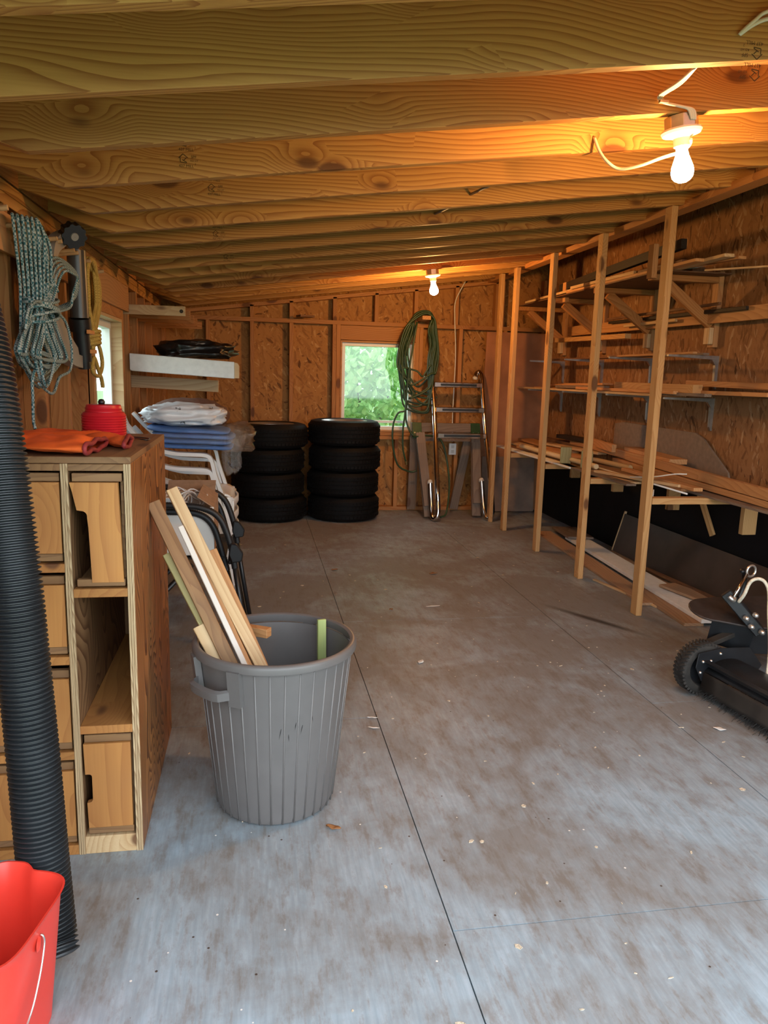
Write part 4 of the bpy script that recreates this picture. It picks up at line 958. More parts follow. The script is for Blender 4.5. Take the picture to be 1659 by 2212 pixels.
for ci, (x0, x1, cells) in enumerate(cols):
    cbox('rail', (x0, CY0, 1.113), (x1, CY0 + 0.3, CH - 0.019), OLDW)
    prev = None
    for ri_, (zt, zb, kind, style) in enumerate(cells):
        nz = cells[ri_ + 1][0] if ri_ + 1 < len(cells) else 0.0
        cbox('shelf', (x0, CY0, zb - 0.030 if ri_ + 1 < len(cells) else 0.0), (x1, CY1, zb - 0.006 if ri_ + 1 < len(cells) else max(zb - 0.006, 0.02)), PALE if style == 2 else DRAWERW)
        if kind != 'd': continue
        g = 0.006
        dr = thing('drawer', ((x0 + x1) / 2, CY0, zb), None, None); par(dr, cab)
        a, b_ = x0 + g, x1 - g
        y0 = CY0 + (0.0 if style else 0.004)
        t_, bt = zt - 0.026, zb + 0.022
        if style == 1:
            poly = [(a - 0.004, t_), (b_ - 0.010, t_), (b_ - 0.003, bt - 0.01), (a + 0.044, bt - 0.01), (a + 0.040, 0.96), (a + 0.038, 0.985)] + arc(a + 0.024, 0.992, 0.014, 0.0, math.pi / 2, 4) + [(a + 0.012, 1.008), (a + 0.002, 1.06)]
        elif style == 2:
            poly = [(a, t_), (b_ - 0.002, t_), (b_ - 0.002, bt), (a + 0.006, bt), (a + 0.004, 0.160)] + [(a + 0.016, 0.163), (a + 0.020, 0.170), (a + 0.020, 0.236)] + arc(a + 0.012, 0.240, 0.008, 0.0, math.pi / 2, 3) + [(a + 0.002, 0.248)]
        else:
            poly = [(a, t_), (b_, t_), (b_, bt), (a, bt)]
        # the front board, its grain upright
        fo = MB().prism([(z, x) for x, z in poly], 0.017, Matrix(((0, 1, 0, 0), (0, 0, 1, 0), (1, 0, 0, 0), (0, 0, 0, 1)))).build('drawer_front', DRAWERW)
        me = fo.data
        me.transform(Matrix.Translation((0, y0, 0)))
        # keep local X along the grain
        Rg = Matrix(((0, 0, 1, 0), (0, 1, 0, 0), (-1, 0, 0, 0), (0, 0, 0, 1)))
        me.transform(Rg); fo.matrix_basis = Rg.inverted(); par(fo, dr)
        cbox('top_strip', (a + 0.002, y0 + 0.006, zt - 0.024), (b_, y0 + 0.024, zt - 0.002), OLDW, dr)
        cbox('bottom_strip', (a + 0.004, y0 + 0.004, zb), (b_, y0 + 0.022, zb + 0.020), OLDW, dr)
        cbox('drawer_side', (b_ - 0.008, y0 + 0.025, zb), (b_, CY1 - 0.05, zt - 0.004), OLDW, dr)
        cbox('drawer_base', (a, y0 + 0.025, zb), (b_ - 0.009, CY1 - 0.05, zb + 0.008), OLDW, dr)
MB().box((divs[2] + 0.12, CY1 - 0.10, 0.42), (divs[3], CY1 - 0.02, 0.758)).build('inner_cleat', DRAWERW, cab)

# things on the cabinet
ORC = plain('orange_cloth', (0.85, 0.12, 0.012), 0.75, noise=0.35, nscale=9, bump=0.5)
REDT = plain('maroon_trim', (0.22, 0.018, 0.02), 0.7, noise=0.3)
def glove(label, pts, h, seed):
    """a flat work glove: a puffed outline from cuff to fingers"""
    t = thing('work_glove', (pts[0][0], pts[0][1], CH + 0.001), label, 'glove', 'gloves on the cabinet')
    c0 = (Vector(pts[0]) + Vector(pts[1])) / 2
    n = len(pts) // 2
    # pts: pairs (left,right) from cuff to tip
    def fn(u, v):
        s_ = v * (n - 1); i = min(int(s_), n - 2); f_ = s_ - i
        l = Vector(pts[2 * i]) * (1 - f_) + Vector(pts[2 * i + 2]) * f_
        r_ = Vector(pts[2 * i + 1]) * (1 - f_) + Vector(pts[2 * i + 3]) * f_
        a = u * 2 * math.pi
        w_ = 0.5 - 0.5 * math.cos(a)
        p_ = l * (1 - w_) + r_ * w_
        z = math.sin(a) * h * (0.75 + 1.1 * mnoise.noise(Vector((p_.x * 14, p_.y * 11, seed)))) * (1 - 0.55 * v ** 4)
        return (p_.x, p_.y, CH + 0.002 + max(z + h * 0.9, 0.0))
    MB().sheet(fn, 36, 26, closeu=True).build('glove_body', ORC, t, smooth=True)
    ring = [Vector(fn(k / 28, 0.0)) for k in range(28)]
    MB().tube(ring, 0.0065, 7, closed=True).build('cuff_trim', REDT, t, smooth=True)
    return t
glove('orange work glove with maroon cuff lying at the front of the cabinet top', [(-0.435, 2.050), (-0.425, 2.30), (-0.52, 2.06), (-0.50, 2.36), (-0.62, 2.09), (-0.60, 2.42), (-0.72, 2.14), (-0.71, 2.44), (-0.80, 2.20), (-0.80, 2.38)], 0.022, 1.0)
glove('second orange work glove behind the first, its cuff near the red spool', [(-0.365, 2.22), (-0.375, 2.44), (-0.43, 2.33), (-0.44, 2.55), (-0.52, 2.42), (-0.54, 2.64), (-0.63, 2.48), (-0.65, 2.70), (-0.74, 2.55), (-0.76, 2.70)], 0.017, 4.0)
REDP = plain('red_plastic', (0.50, 0.012, 0.022), 0.38)
spo = thing('line_spool', (-0.500, 2.70, CH), 'red spool of trimmer line standing on the cabinet top', 'spool')
prof = [(0.001, 0.0), (0.068, 0.0)]
for k in range(9): prof += [(0.073, 0.004 + k * 0.0085), (0.070, 0.008 + k * 0.0085)]
prof += [(0.066, 0.082), (0.060, 0.084)]
for k in range(2): prof += [(0.060, 0.086 + k * 0.009), (0.0575, 0.090 + k * 0.009)]
prof += [(0.056, 0.106), (0.054, 0.108), (0.001, 0.108)]
MB().lathe(prof, 40, Matrix.Translation((-0.505, 2.70, CH + 0.001))).build('coils', REDP, spo, smooth=True, autosm=0.5)
MB().lathe([(0.001, 0.126), (0.008, 0.124), (0.012, 0.116), (0.010, 0.108), (0.001, 0.1085)], 12, Matrix.Translation((-0.515, 2.72, CH + 0.001))).build('cap_knob', BLACKP, spo, smooth=True)
tag(MB().tube(spline([(-0.40, 2.62, CH + 0.004), (-0.37, 2.56, CH + 0.006), (-0.345, 2.55, CH + 0.004), (-0.345, 2.60, CH + 0.004), (-0.38, 2.63, CH + 0.005), (-0.42, 2.66, CH + 0.004)], 6), 0.0022, 6).build('wire_hook', BLACKP, smooth=True), 'thin bent black wire on the cabinet top beside the spool', 'wire')

# ------------------------------------------------------------------ corrugated black hose and red bucket
HOSE = plain('corrugated_black', (0.018, 0.022, 0.026), 0.48, noise=0.3, nscale=8)
ax = spline([(-0.455, 1.60, 0.062), (-0.468, 1.63, 0.12), (-0.483, 1.66, 0.276), (-0.502, 1.70, 0.52), (-0.520, 1.73, 0.753), (-0.533, 1.75, 0.932), (-0.565, 1.80, 1.207), (-0.605, 1.85, 1.45), (-0.68, 1.90, 1.75), (-0.76, 1.94, 1.98)], 40)
acc = [0.0]
for a, b_ in zip(ax[:-1], ax[1:]): acc.append(acc[-1] + (b_ - a).length)
pts = []; rad = []; s_ = 0.0; j = 0; k = 0
while s_ < acc[-1]:
    while acc[j + 1] < s_: j += 1
    f_ = (s_ - acc[j]) / max(acc[j + 1] - acc[j], 1e-9)
    pts.append(ax[j].lerp(ax[j + 1], f_)); rad.append((0.0485, 0.0570, 0.0570, 0.0485)[k % 4]); k += 1
    s_ += (0.002, 0.0036, 0.002, 0.0036)[k % 4]
hs = thing('drain_hose', (-0.455, 1.60, 0.0), 'black corrugated drainage hose standing at the left in front of the cabinet', 'hose')
MB().tube(pts, rad, 26, caps=False).build('corrugated_wall', HOSE, hs, smooth=True, autosm=0.9)
MB().tube(pts[::4], 0.046, 20, caps=False).build('inner_wall', BLACKP, hs, smooth=True)

REDB = plain('red_bucket_plastic', (0.72, 0.045, 0.028), 0.36, noise=0.06, nscale=6)
bk = thing('red_bucket', (-0.58, 1.45, 0), 'red square bucket with a wire handle at the lower left', 'bucket')
ea = Vector((-0.21, -0.977, 0)); eb = Vector((-0.977, 0.21, 0)); cc = Vector((-0.560, 1.447, 0))
def bucket_pt(u, z, off=0.0):
    a = u * 2 * math.pi
    c_, s__ = math.cos(a), math.sin(a)
    h_ = 0.112 + 0.028 * (z / 0.30) + off + (0.006 if z > 0.288 else 0)
    k = 1.0 / (abs(c_) ** 5 + abs(s__) ** 5) ** 0.2
    pa, pb = c_ * k * h_, s__ * k * h_
    # bulge of the pouring lip on the far side
    if c_ < -0.6:
        q = max(0.0, 1 - (pb / 0.055) ** 2) * (z / 0.30) ** 1.5
        pa -= 0.026 * q * q * (3 - 2 * q)
    return cc + ea * pa + eb * pb + Vector((0, 0, z))
nb = 96
mb = MB()
zs_o = [0.0, 0.02, 0.08, 0.16, 0.24, 0.278, 0.284, 0.300]
rows = [[bucket_pt(i / nb, z) for i in range(nb)] for z in zs_o]
rows += [[bucket_pt(i / nb, z, -0.004 if z > 0.29 else -0.0035) for i in range(nb)] for z in (0.300, 0.285, 0.24, 0.16, 0.08, 0.012)]
vv = [p_ for r_ in rows for p_ in r_]
ff = [(j * nb + i, j * nb + (i + 1) % nb, (j + 1) * nb + (i + 1) % nb, (j + 1) * nb + i) for j in range(len(rows) - 1) for i in range(nb)]
ff += [tuple(range(nb)), tuple((len(rows) - 1) * nb + i for i in range(nb))]
mb.add(vv, ff).build('bucket_body', REDB, bk, smooth=True, autosm=0.7)
e0 = bucket_pt(0.25 * 3, 0.262) ; side = -eb
hd = MB().tube(spline([e0 + side * 0.002 + Vector((0, 0, 0.004)), e0 + side * 0.007 + Vector((0, 0, 0.0)), e0 + side * 0.008 - Vector((0, 0, 0.02)), e0 + ea * 0.03 + side * 0.010 - Vector((0, 0, 0.07)), e0 + ea * 0.08 + side * 0.012 - Vector((0, 0, 0.115)), e0 + ea * 0.16 + side * 0.010 - Vector((0, 0, 0.135)), e0 + ea * 0.22 - side * 0.06 - Vector((0, 0, 0.13))], 6), 0.0022, 6).build('wire_handle', BOLT, bk, smooth=True)
MB().lathe([(0.001, 0.004), (0.012, 0.004), (0.016, 0.0)], 12, Matrix.Translation(e0 + ea * 0.006 - Vector((0, 0, 0.012))) @ Matrix.Rotation(math.pi / 2, 4, 'Y')).build('handle_boss', REDB, bk, smooth=True)

# ------------------------------------------------------------------ grey bin with wood offcuts
BINM = plain('grey_bin_plastic', (0.128, 0.119, 0.116), 0.42, noise=0.06, nscale=12)
BC = Vector((0.063, 2.315, 0)); TB = Matrix.Translation(BC)
bn = thing('waste_bin', BC, 'large grey ribbed plastic bin full of wood offcuts in the foreground', 'bin')
def binr(z): return 0.188 + (0.245 - 0.188) * z / 0.535
prof = [(0.001, 0.004), (0.172, 0.004), (0.184, 0.010)] + [(binr(z), z) for z in (0.03, 0.15, 0.30, 0.45, 0.520)] + [(binr(0.52) - 0.005, 0.520)] + [(binr(z) - 0.005, z) for z in (0.45, 0.30, 0.15, 0.03)] + [(0.175, 0.014), (0.001, 0.012)]
MB().lathe(prof, 72, TB).build('bin_body', BINM, bn, smooth=True, autosm=0.7)
MB().lathe([(0.238, 0.548), (0.246, 0.553), (0.256, 0.550), (0.2595, 0.542), (0.2585, 0.526), (0.249, 0.522), (0.2435, 0.522), (0.2395, 0.530)], 72, TB, closed=True).build('rim', BINM, bn, smooth=True, autosm=0.9)
RIBM = plain('grey_bin_rib', (0.15, 0.140, 0.136), 0.42)
HA = math.radians(219)
for k in range(34):
    a = 2 * math.pi * k / 34
    da = abs((a - HA + math.pi) % (2 * math.pi) - math.pi)
    if da < 0.36 or abs(da - math.pi) < 0.36: ztop = 0.425
    else: ztop = 0.518
    d = Vector((math.cos(a), math.sin(a), 0))
    MB().tube([BC + d * (binr(0.012) - 0.0005) + Vector((0, 0, 0.012)), BC + d * (binr(ztop) - 0.0005) + Vector((0, 0, ztop))], 0.0028, 6).build('rib', RIBM, bn, smooth=True)
for HB in (HA, HA + math.pi):
    mb = MB(); n = 12
    secs = []
    for i in range(n + 1):
        a = HB - 0.36 + 0.72 * i / n; d = Vector((math.cos(a), math.sin(a), 0))
        e = min(1.0, min(i, n - i) / 2.2); r0 = binr(0.45) - 0.004 + 0.045 * e
        zl = 0.435
        for r_, z in ((r0, zl), (r0 + 0.010, zl + 0.003), (r0 + 0.013, zl + 0.028), (r0, zl + 0.034)): secs.append(BC + d * r_ + Vector((0, 0, z)))
    ff = [(i * 4 + k, i * 4 + (k + 1) % 4, i * 4 + 4 + (k + 1) % 4, i * 4 + 4 + k) for i in range(n) for k in range(4)]
    ff += [(0, 1, 2, 3), tuple(n * 4 + k for k in (3, 2, 1, 0))]
    mb.add(secs, ff)
    for sg in (-1, 1):
        a = HB + sg * 0.38; d = Vector((math.cos(a), math.sin(a), 0)); t_ = Vector((-d.y, d.x, 0))
        p0 = BC + d * (binr(0.42) + 0.010) + Vector((0, 0, 0.418)); p1 = BC + d * 0.256 + Vector((0, 0, 0.530))
        mb.bar(p0, p1, 0.040, 0.020, d)
    mb.build('handle', BINM, bn, smooth=True, autosm=0.5)
mk = MB()
for a, z, l, tl in ((-1.53, 0.335, 0.05, 0.5), (-1.30, 0.36, 0.035, -0.3), (-1.33, 0.352, 0.03, 0.4), (-1.42, 0.315, 0.03, -0.2), (-1.10, 0.37, 0.04, -0.5), (-1.24, 0.34, 0.045, 0.6)):
    d = Vector((math.cos(a), math.sin(a), 0)); t_ = Vector((-d.y, d.x, 0)); c = BC + d * (binr(z) + 0.0008) + Vector((0, 0, z))
    u = (t_ * math.sin(tl) * 0.4 + Vector((0, 0, 1))).normalized(); n_ = u.cross(d) * 0.0012
    mk.add([c - u * l / 2, c + n_, c + u * l / 2, c - n_], [(0, 1, 2, 3)])
tag(mk.build('scuff_marks', plain('scuff', (0.012, 0.012, 0.012), 0.8), bn), kind='stuff')
def stick(name, top, low, w_, t_, m, label, cat='stick', zend=0.17, upv=(0.3, -1, 0.2)):
    A = Vector(top); B = Vector(low); d = B - A; e = A + d * ((zend - A.z) / d.z)
    r_ = e - BC; r_.z = 0; lim = binr(zend) - 0.045
    if r_.length > lim: r_ = r_.normalized() * lim; e = Vector((BC.x + r_.x, BC.y + r_.y, zend))
    return board(name, e, A, w_, t_, m, upv=upv, label=label, cat=cat, group='offcuts standing in the grey bin')
stick('wrapped_board', (-0.316, 2.42, 0.970), (-0.112, 2.278, 0.56), 0.042, 0.016, OLDW, 'brown board wrapped in torn film, leaning farthest left in the bin', 'board')
stick('pale_batten', (-0.261, 2.44, 1.010), (-0.014, 2.290, 0.56), 0.036, 0.017, PALE, 'longest pale batten leaning out of the grey bin', 'batten')
stick('white_channel', (-0.228, 2.36, 0.905), (-0.062, 2.24, 0.57), 0.017, 0.010, plain('beige_plastic', (0.60, 0.54, 0.48), 0.5), 'white plastic channel strip between battens in the bin', 'strip')
stick('moulding', (-0.270, 2.39, 0.812), (-0.130, 2.270, 0.56), 0.038, 0.018, GREENW, 'greenish moulding leaning low at the left of the bin', 'moulding')
stick('batten', (-0.141, 2.46, 0.803), (-0.003, 2.320, 0.56), 0.034, 0.016, ORANGEW, 'orange batten with a clipped end behind the longest one in the bin', 'batten')
stick('batten', (-0.212, 2.40, 0.865), (-0.060, 2.285, 0.56), 0.026, 0.014, ORANGEW, 'thin reddish batten leaning beside the white strip in the bin', 'batten')
stick('batten', (-0.120, 2.40, 0.690), (-0.035, 2.300, 0.56), 0.030, 0.018, PALE, 'short pale batten in the middle of the bin', 'batten')
stick('round_slat', (-0.175, 2.30, 0.600), (-0.11, 2.24, 0.48), 0.036, 0.014, PALE, 'short rounded slat at the left rim of the bin', 'slat')
board('green_slat', (0.225, 2.42, 0.20), (0.222, 2.45, 0.560), 0.030, 0.012, LIMEW, upv=(0.3, -1, 0), label='pale green slat standing at the right inside the grey bin', cat='slat', group='offcuts standing in the grey bin')
board('offcut', (-0.06, 2.46, 0.535), (0.045, 2.40, 0.535), 0.032, 0.03, ORANGEW, label='square orange offcut lying across inside the bin', cat='offcut', group='offcuts standing in the grey bin')
board('offcut', (0.02, 2.30, 0.40), (0.18, 2.26, 0.45), 0.05, 0.018, ORANGEW, label='flat brown offcut deep inside the bin', cat='offcut', group='offcuts standing in the grey bin')

# ------------------------------------------------------------------ stacked white garden chairs
def ribbon(path, wv, th, n=5):
    c = spline(path, n); mb = MB(); out = []
    wv = Vector(wv)
    for i, q in enumerate(c):
        t = (c[min(i + 1, len(c) - 1)] - c[max(i - 1, 0)]).normalized(); nn = t.cross(wv).normalized() * th / 2
        out += [q - wv / 2 - nn, q + wv / 2 - nn, q + wv / 2 + nn, q - wv / 2 + nn]
    ff = [(i * 4 + k, i * 4 + (k + 1) % 4, i * 4 + 4 + (k + 1) % 4, i * 4 + 4 + k) for i in range(len(c) - 1) for k in range(4)]
    ff += [(0, 1, 2, 3), tuple((len(c) - 1) * 4 + k for k in (3, 2, 1, 0))]
    return mb.add(out, ff)
def make_chair():
    t = thing('garden_chair', (-0.42, 4.66, 0), 'chair', 'chair')
    yc = 4.66
    def seat(u, v):
        x = -0.66 + 0.54 * u; y = yc - 0.21 + 0.42 * v
        z = 0.43 - 0.03 * math.sin(math.pi * u) - (0.05 * max(0, (u - 0.85) / 0.15) ** 2) - 0.012 * math.sin(math.pi * v)
        return (x, y, z)
    MB().sheet(seat, 14, 10).build('seat', WHITEP, t, smooth=True, solid=0.012)
    MB().sheet(lambda u, v: (-0.115 - 0.012 * math.cos(u * math.pi * 2), yc - 0.21 + 0.42 * u, 0.385 - 0.075 * v * (1 - 0.5 * math.sin(math.pi * u))), 14, 4).build('apron', WHITEP, t, smooth=True, solid=0.01)
    def back(u, v):
        y = yc + (u - 0.5) * (0.42 - 0.10 * v * v)
        return (-0.645 - 0.13 * v - 0.02 * math.cos((u - 0.5) * 3) * v, y, 0.43 + 0.46 * v - 0.06 * (2 * abs(u - 0.5)) ** 3 * v)
    for k in range(5):
        u0, u1 = k / 5 + 0.015, (k + 1) / 5 - 0.015
        MB().sheet(lambda u, v: back(u0 + (u1 - u0) * u, 0.08 + 0.80 * v), 4, 8).build('back_slat', WHITEP, t, smooth=True, solid=0.012)
    MB().sheet(lambda u, v: back(u, 0.86 + 0.14 * v), 14, 4).build('back_rail', WHITEP, t, smooth=True, solid=0.016)
    for sg in (-1, 1):
        y = yc + sg * 0.255
        ribbon([(-0.74, y - sg * 0.03, 0.86), (-0.66, y, 0.765), (-0.57, y, 0.695), (-0.46, y, 0.662), (-0.35, y, 0.655), (-0.275, y, 0.650), (-0.245, y, 0.625), (-0.225, y - sg * 0.005, 0.54), (-0.19, y - sg * 0.02, 0.43), (-0.17, y - sg * 0.03, 0.36)], (0, 0.055, 0), 0.020).build('armrest', WHITEP, t, smooth=True, autosm=0.8)
        for x0, x1 in ((-0.16, -0.145), (-0.64, -0.70)):
            yy = yc + sg * 0.20
            MB().tube([(x0, yy, 0.40), (x1, yy + sg * 0.02, 0.0)], [0.034, 0.020], 10).build('leg', WHITEP, t, smooth=True, autosm=0.8)
    return t
ch = make_chair()
for k, lab in enumerate(('lowest white plastic garden chair in the stack behind the cabinet', 'second white plastic garden chair from the floor in the stack', 'third white plastic garden chair from the floor in the stack', 'topmost white plastic garden chair in the stack, bags resting on its arms')):
    o = ch if k == 0 else copy_tree(ch)
    o.location = (-0.42, 4.66, 0.085 * k); tag(o, lab, 'chair', 'stacked white garden chairs')

# bags resting on the arms of the top chair
BLUEC = plain('blue_cushion', (0.075, 0.17, 0.42), 0.7, noise=0.2, nscale=10)
CLEAR = plain('clear_film', (0.85, 0.85, 0.82), 0.12, alpha=0.07, spec=0.8, bump=0.8, nscale=18)
SMOKE = plain('brown_film', (0.30, 0.20, 0.13), 0.15, alpha=0.45, spec=0.8, bump=0.8, nscale=16)
WBAG = plain('white_bag', (0.66, 0.70, 0.74), 0.38, bump=0.55, nscale=9)
cu = thing('cushion_pack', (-0.35, 4.62, 0.935), 'pack of blue cushions in clear film lying on the white chair arms', 'cushions')
for k in range(4):
    MB().sheet(lambda u, v, k=k: (lambda a, b_: (-0.36 + 0.235 * math.copysign(abs(math.cos(a) * math.cos(b_)) ** 0.45, math.cos(a)) + 0.006 * k * (-1) ** k, 4.62 + 0.25 * math.copysign(abs(math.sin(a) * math.cos(b_)) ** 0.45, math.sin(a)), 0.952 + 0.030 * k - 0.025 * math.cos(a) * 0.5 + 0.0155 * math.copysign(abs(math.sin(b_)) ** 0.6, math.sin(b_))))(u * 2 * math.pi, (v - 0.5) * math.pi), 40, 9, closeu=True).build('cushion', BLUEC, cu, smooth=True)
lump('film_wrap', (-0.33, 4.62, 1.000), 0.29, 0.275, 0.070, CLEAR, cu, seed=8, amp=0.10, fr=2.0)
lump('film_tail', (-0.13, 4.42, 0.90), 0.05, 0.05, 0.11, CLEAR, cu, seed=12, amp=0.5, fr=2.5)
o = lump('smoky_bag', (-0.13, 4.92, 0.965), 0.13, 0.20, 0.085, SMOKE, seed=5, amp=0.4, fr=2.0)
tag(o, 'crumpled brown see-through plastic bag behind the blue cushions', 'bag')
o = lump('brown_cushion', (-0.42, 5.05, 1.095), 0.24, 0.17, 0.105, plain('brown_cloth', (0.12, 0.055, 0.035), 0.8, noise=0.2), seed=9, amp=0.15)
tag(o, 'brown cushion behind the white bag by the left wall', 'cushion')
wbg = thing('white_bag', (-0.40, 4.62, 1.07), 'white printed plastic bag on top of the blue cushions', 'bag')
bo = lump('bag_body', (-0.405, 4.62, 1.125), 0.235, 0.25, 0.062, WBAG, wbg, seed=2, amp=0.22, fr=2.4, nu=56, nv=28)
from mathutils.bvhtree import BVHTree
bv = BVHTree.FromPolygons([v.co for v in bo.data.vertices], [tuple(p_.vertices) for p_ in bo.data.polygons])
PRINT = plain('black_print', (0.01, 0.01, 0.01), 0.6)
for txt, x, z, sz, an in (('A', -0.415, 1.085, 0.045, -0.25), ('N', -0.43, 1.150, 0.035, 0.5), ('V', -0.25, 1.150, 0.03, 0.3)):
    me = text_mesh(txt, sz); ok = True
    for v in me.vertices:
        px_, pz_ = v.co.x * math.cos(an) - v.co.y * math.sin(an), v.co.x * math.sin(an) + v.co.y * math.cos(an)
        hit = bv.ray_cast(Vector((x + px_, 4.0, z + pz_)), Vector((0, 1, 0)))
        v.co = (hit[0] - Vector((0, 0.0012, 0))) if hit[0] is not None else Vector((x, 4.4, z))
        ok = ok and hit[0] is not None
    if ok:
        me.materials.clear(); me.materials.append(PRINT)
        o = bpy.data.objects.new('printed_letter', me); COL.objects.link(o); par(o, wbg)

# ------------------------------------------------------------------ black padded folding chair with a carton on it
PADB = plain('ribbed_foam', (0.010, 0.010, 0.011), 0.55)
fc = thing('folding_chair', (-0.25, 3.9, 0), 'black tube folding chair with ribbed foam sleeves between cabinet and white chairs', 'chair')
def ribbed(path, r_, parent, name='frame_tube'):
    c = spline(path, 14); acc_ = [0.0]
    for a, b_ in zip(c[:-1], c[1:]): acc_.append(acc_[-1] + (b_ - a).length)
    P_, R_ = [], []; s = 0.0; j = 0; k = 0
    while s < acc_[-1]:
        while acc_[j + 1] < s: j += 1
        P_.append(c[j].lerp(c[j + 1], (s - acc_[j]) / max(acc_[j + 1] - acc_[j], 1e-9))); R_.append(r_ if k % 2 else r_ * 0.88); k += 1; s += 0.005
    return MB().tube(P_, R_, 10).build(name, PADB, parent, smooth=True, autosm=1.2)
for y, sg in ((3.60, 0), (4.16, 1)):
    ribbed([(-0.80, y, 0.755), (-0.60, y, 0.758), (-0.404, y, 0.754), (-0.25, y, 0.742), (-0.165, y, 0.69), (-0.118, y, 0.57), (-0.095, y, 0.44)], 0.0165, fc)
    ribbed([(-0.80, y + 0.05, 0.712), (-0.60, y + 0.05, 0.716), (-0.405, y + 0.05, 0.714), (-0.27, y + 0.05, 0.703), (-0.20, y + 0.05, 0.645), (-0.160, y + 0.05, 0.52), (-0.135, y + 0.05, 0.42)], 0.0165, fc)
    MB().tube([(-0.096, y, 0.445), (-0.068, y, 0.25), (-0.03, y, 0.012)], 0.0125, 10).build('leg', BLACKP, fc, smooth=True)
    MB().tube([(-0.135, y + 0.05, 0.425), (-0.10, y + 0.05, 0.25), (-0.06, y + 0.05, 0.012)], 0.0125, 10).build('leg', BLACKP, fc, smooth=True)
    MB().tube([(-0.30, y + 0.025, 0.46), (-0.55, y + 0.025, 0.20), (-0.72, y + 0.025, 0.012)], 0.0125, 10).build('leg', BLACKP, fc, smooth=True)
    MB().prism([(-0.115, 0.575), (-0.085, 0.57), (-0.055, 0.525), (-0.062, 0.485), (-0.11, 0.478), (-0.125, 0.52)], 0.028, Matrix(((1, 0, 0, 0), (0, 0, 1, y - 0.035), (0, 1, 0, 0), (0, 0, 0, 1)))).build('lever', BLACKP, fc, bevel=0.006)
MB().sheet(lambda u, v: (-0.74 + 0.60 * u, 3.62 + 0.54 * v, 0.475 - 0.025 * math.sin(math.pi * v) + 0.02 * u), 10, 10).build('seat_sling', plain('black_sling', (0.015, 0.015, 0.016), 0.8), fc, smooth=True, solid=0.006)
MB().tube([(-0.12, 3.60, 0.475), (-0.12, 4.20, 0.475)], 0.011, 8).build('cross_tube', BLACKP, fc, smooth=True)
CARTON = plain('pale_carton', (0.64, 0.60, 0.55), 0.75, noise=0.12, nscale=5)
CARTB = plain('brown_carton', (0.36, 0.22, 0.13), 0.8, noise=0.15)
bx = thing('open_carton', (-0.33, 3.9, 0.495), 'pale open carton with torn flaps sitting on the black folding chair', 'carton')
MB().box((-0.475, 3.66, 0.497), (-0.195, 3.668, 0.735)).build('side_panel', CARTON, bx, bevel=0.002)
MB().box((-0.475, 4.09, 0.497), (-0.195, 4.098, 0.735)).build('side_panel', CARTON, bx, bevel=0.002)
MB().box((-0.475, 3.668, 0.497), (-0.467, 4.09, 0.735)).build('end_panel', CARTON, bx, bevel=0.002)
MB().box((-0.203, 3.668, 0.497), (-0.195, 4.09, 0.735)).build('end_panel', CARTB, bx, bevel=0.002)
MB().box((-0.467, 3.668, 0.497), (-0.203, 4.09, 0.505)).build('base_panel', CARTON, bx)
MB().box((0, 0, 0), (0.09, 0.42, 0.005), Matrix.Translation((-0.197, 3.67, 0.735)) @ Matrix.Rotation(-2.55, 4, 'Y') @ Matrix.Translation((0, 0, 0))).build('flap', CARTB, bx)
MB().box((0, 0, 0), (0.25, 0.11, 0.005), Matrix.Translation((-0.46, 4.095, 0.735)) @ Matrix.Rotation(0.5, 4, 'X')).build('flap', CARTB, bx)
MB().box((0, 0, 0), (0.13, 0.07, 0.004), Matrix.Translation((-0.472, 3.664, 0.735)) @ Matrix.Rotation(2.3, 4, 'X')).build('flap', WHITEP, bx)
cw = MB(); rr = random.Random(3)
for k in range(9):
    c0 = Vector((-0.36 + rr.uniform(-0.05, 0.06), 3.86 + rr.uniform(-0.08, 0.08), 0.72 + rr.uniform(-0.01, 0.035))); ra = rr.uniform(0.045, 0.085); ti = rr.uniform(-0.5, 0.5)
    cw.tube([c0 + Vector((ra * math.cos(a), ra * 0.9 * math.sin(a), ra * 0.45 * math.sin(a + ti) + 0.012 * math.sin(3 * a + k))) for a in [2 * math.pi * j / 26 for j in range(26)]], 0.0035, 6, closed=True)
tag(cw.build('cord_tangle', WHITEP, smooth=True), 'tangle of white cord heaped in the open carton', 'cord')

# ------------------------------------------------------------------ black tow-behind lawn sweeper at the right
sw = thing('lawn_sweeper', (2.05, 2.75, 0), 'black tow-behind lawn sweeper with treaded wheel at the right edge', 'sweeper')
dx_ = Vector((0.13, -0.99, 0)).normalized(); ex_ = Vector((0.99, 0.13, 0)).normalized()
WC = Vector((1.985, 2.935, 0.122))
MW = Matrix(((ex_.x, 0, dx_.x, WC.x), (ex_.y, 0, dx_.y, WC.y), (0, 1, 0, WC.z), (0, 0, 0, 1)))   # local z along the axle towards the camera
TYRE = plain('dusty_tyre', (0.022, 0.019, 0.016), 0.8, noise=0.5, nscale=25, bump=0.2)
wh = thing('wheel', WC, None, None); par(wh, sw)
MB().lathe([(0.078, -0.030), (0.105, -0.034), (0.116, -0.026), (0.118, 0.0), (0.116, 0.026), (0.105, 0.034), (0.080, 0.030), (0.074, 0.018), (0.074, -0.018)], 48, MW, closed=True).build('tyre', TYRE, wh, smooth=True, autosm=0.9)
lg = MB()
for k in range(40):
    a = 2 * math.pi * k / 40
    for sg in (-1, 1):
        Ml = MW @ Matrix.Rotation(a + (0.08 if sg > 0 else 0), 4, 'Z') @ Matrix.Translation((0.117, 0, sg * 0.019)) @ Matrix.Rotation(sg * 0.55, 4, 'X')
        lg.box((-0.006, -0.0045, -0.016), (0.005, 0.0045, 0.016), Ml)
tag(lg.build('tread_lugs', TYRE, wh), kind='stuff')
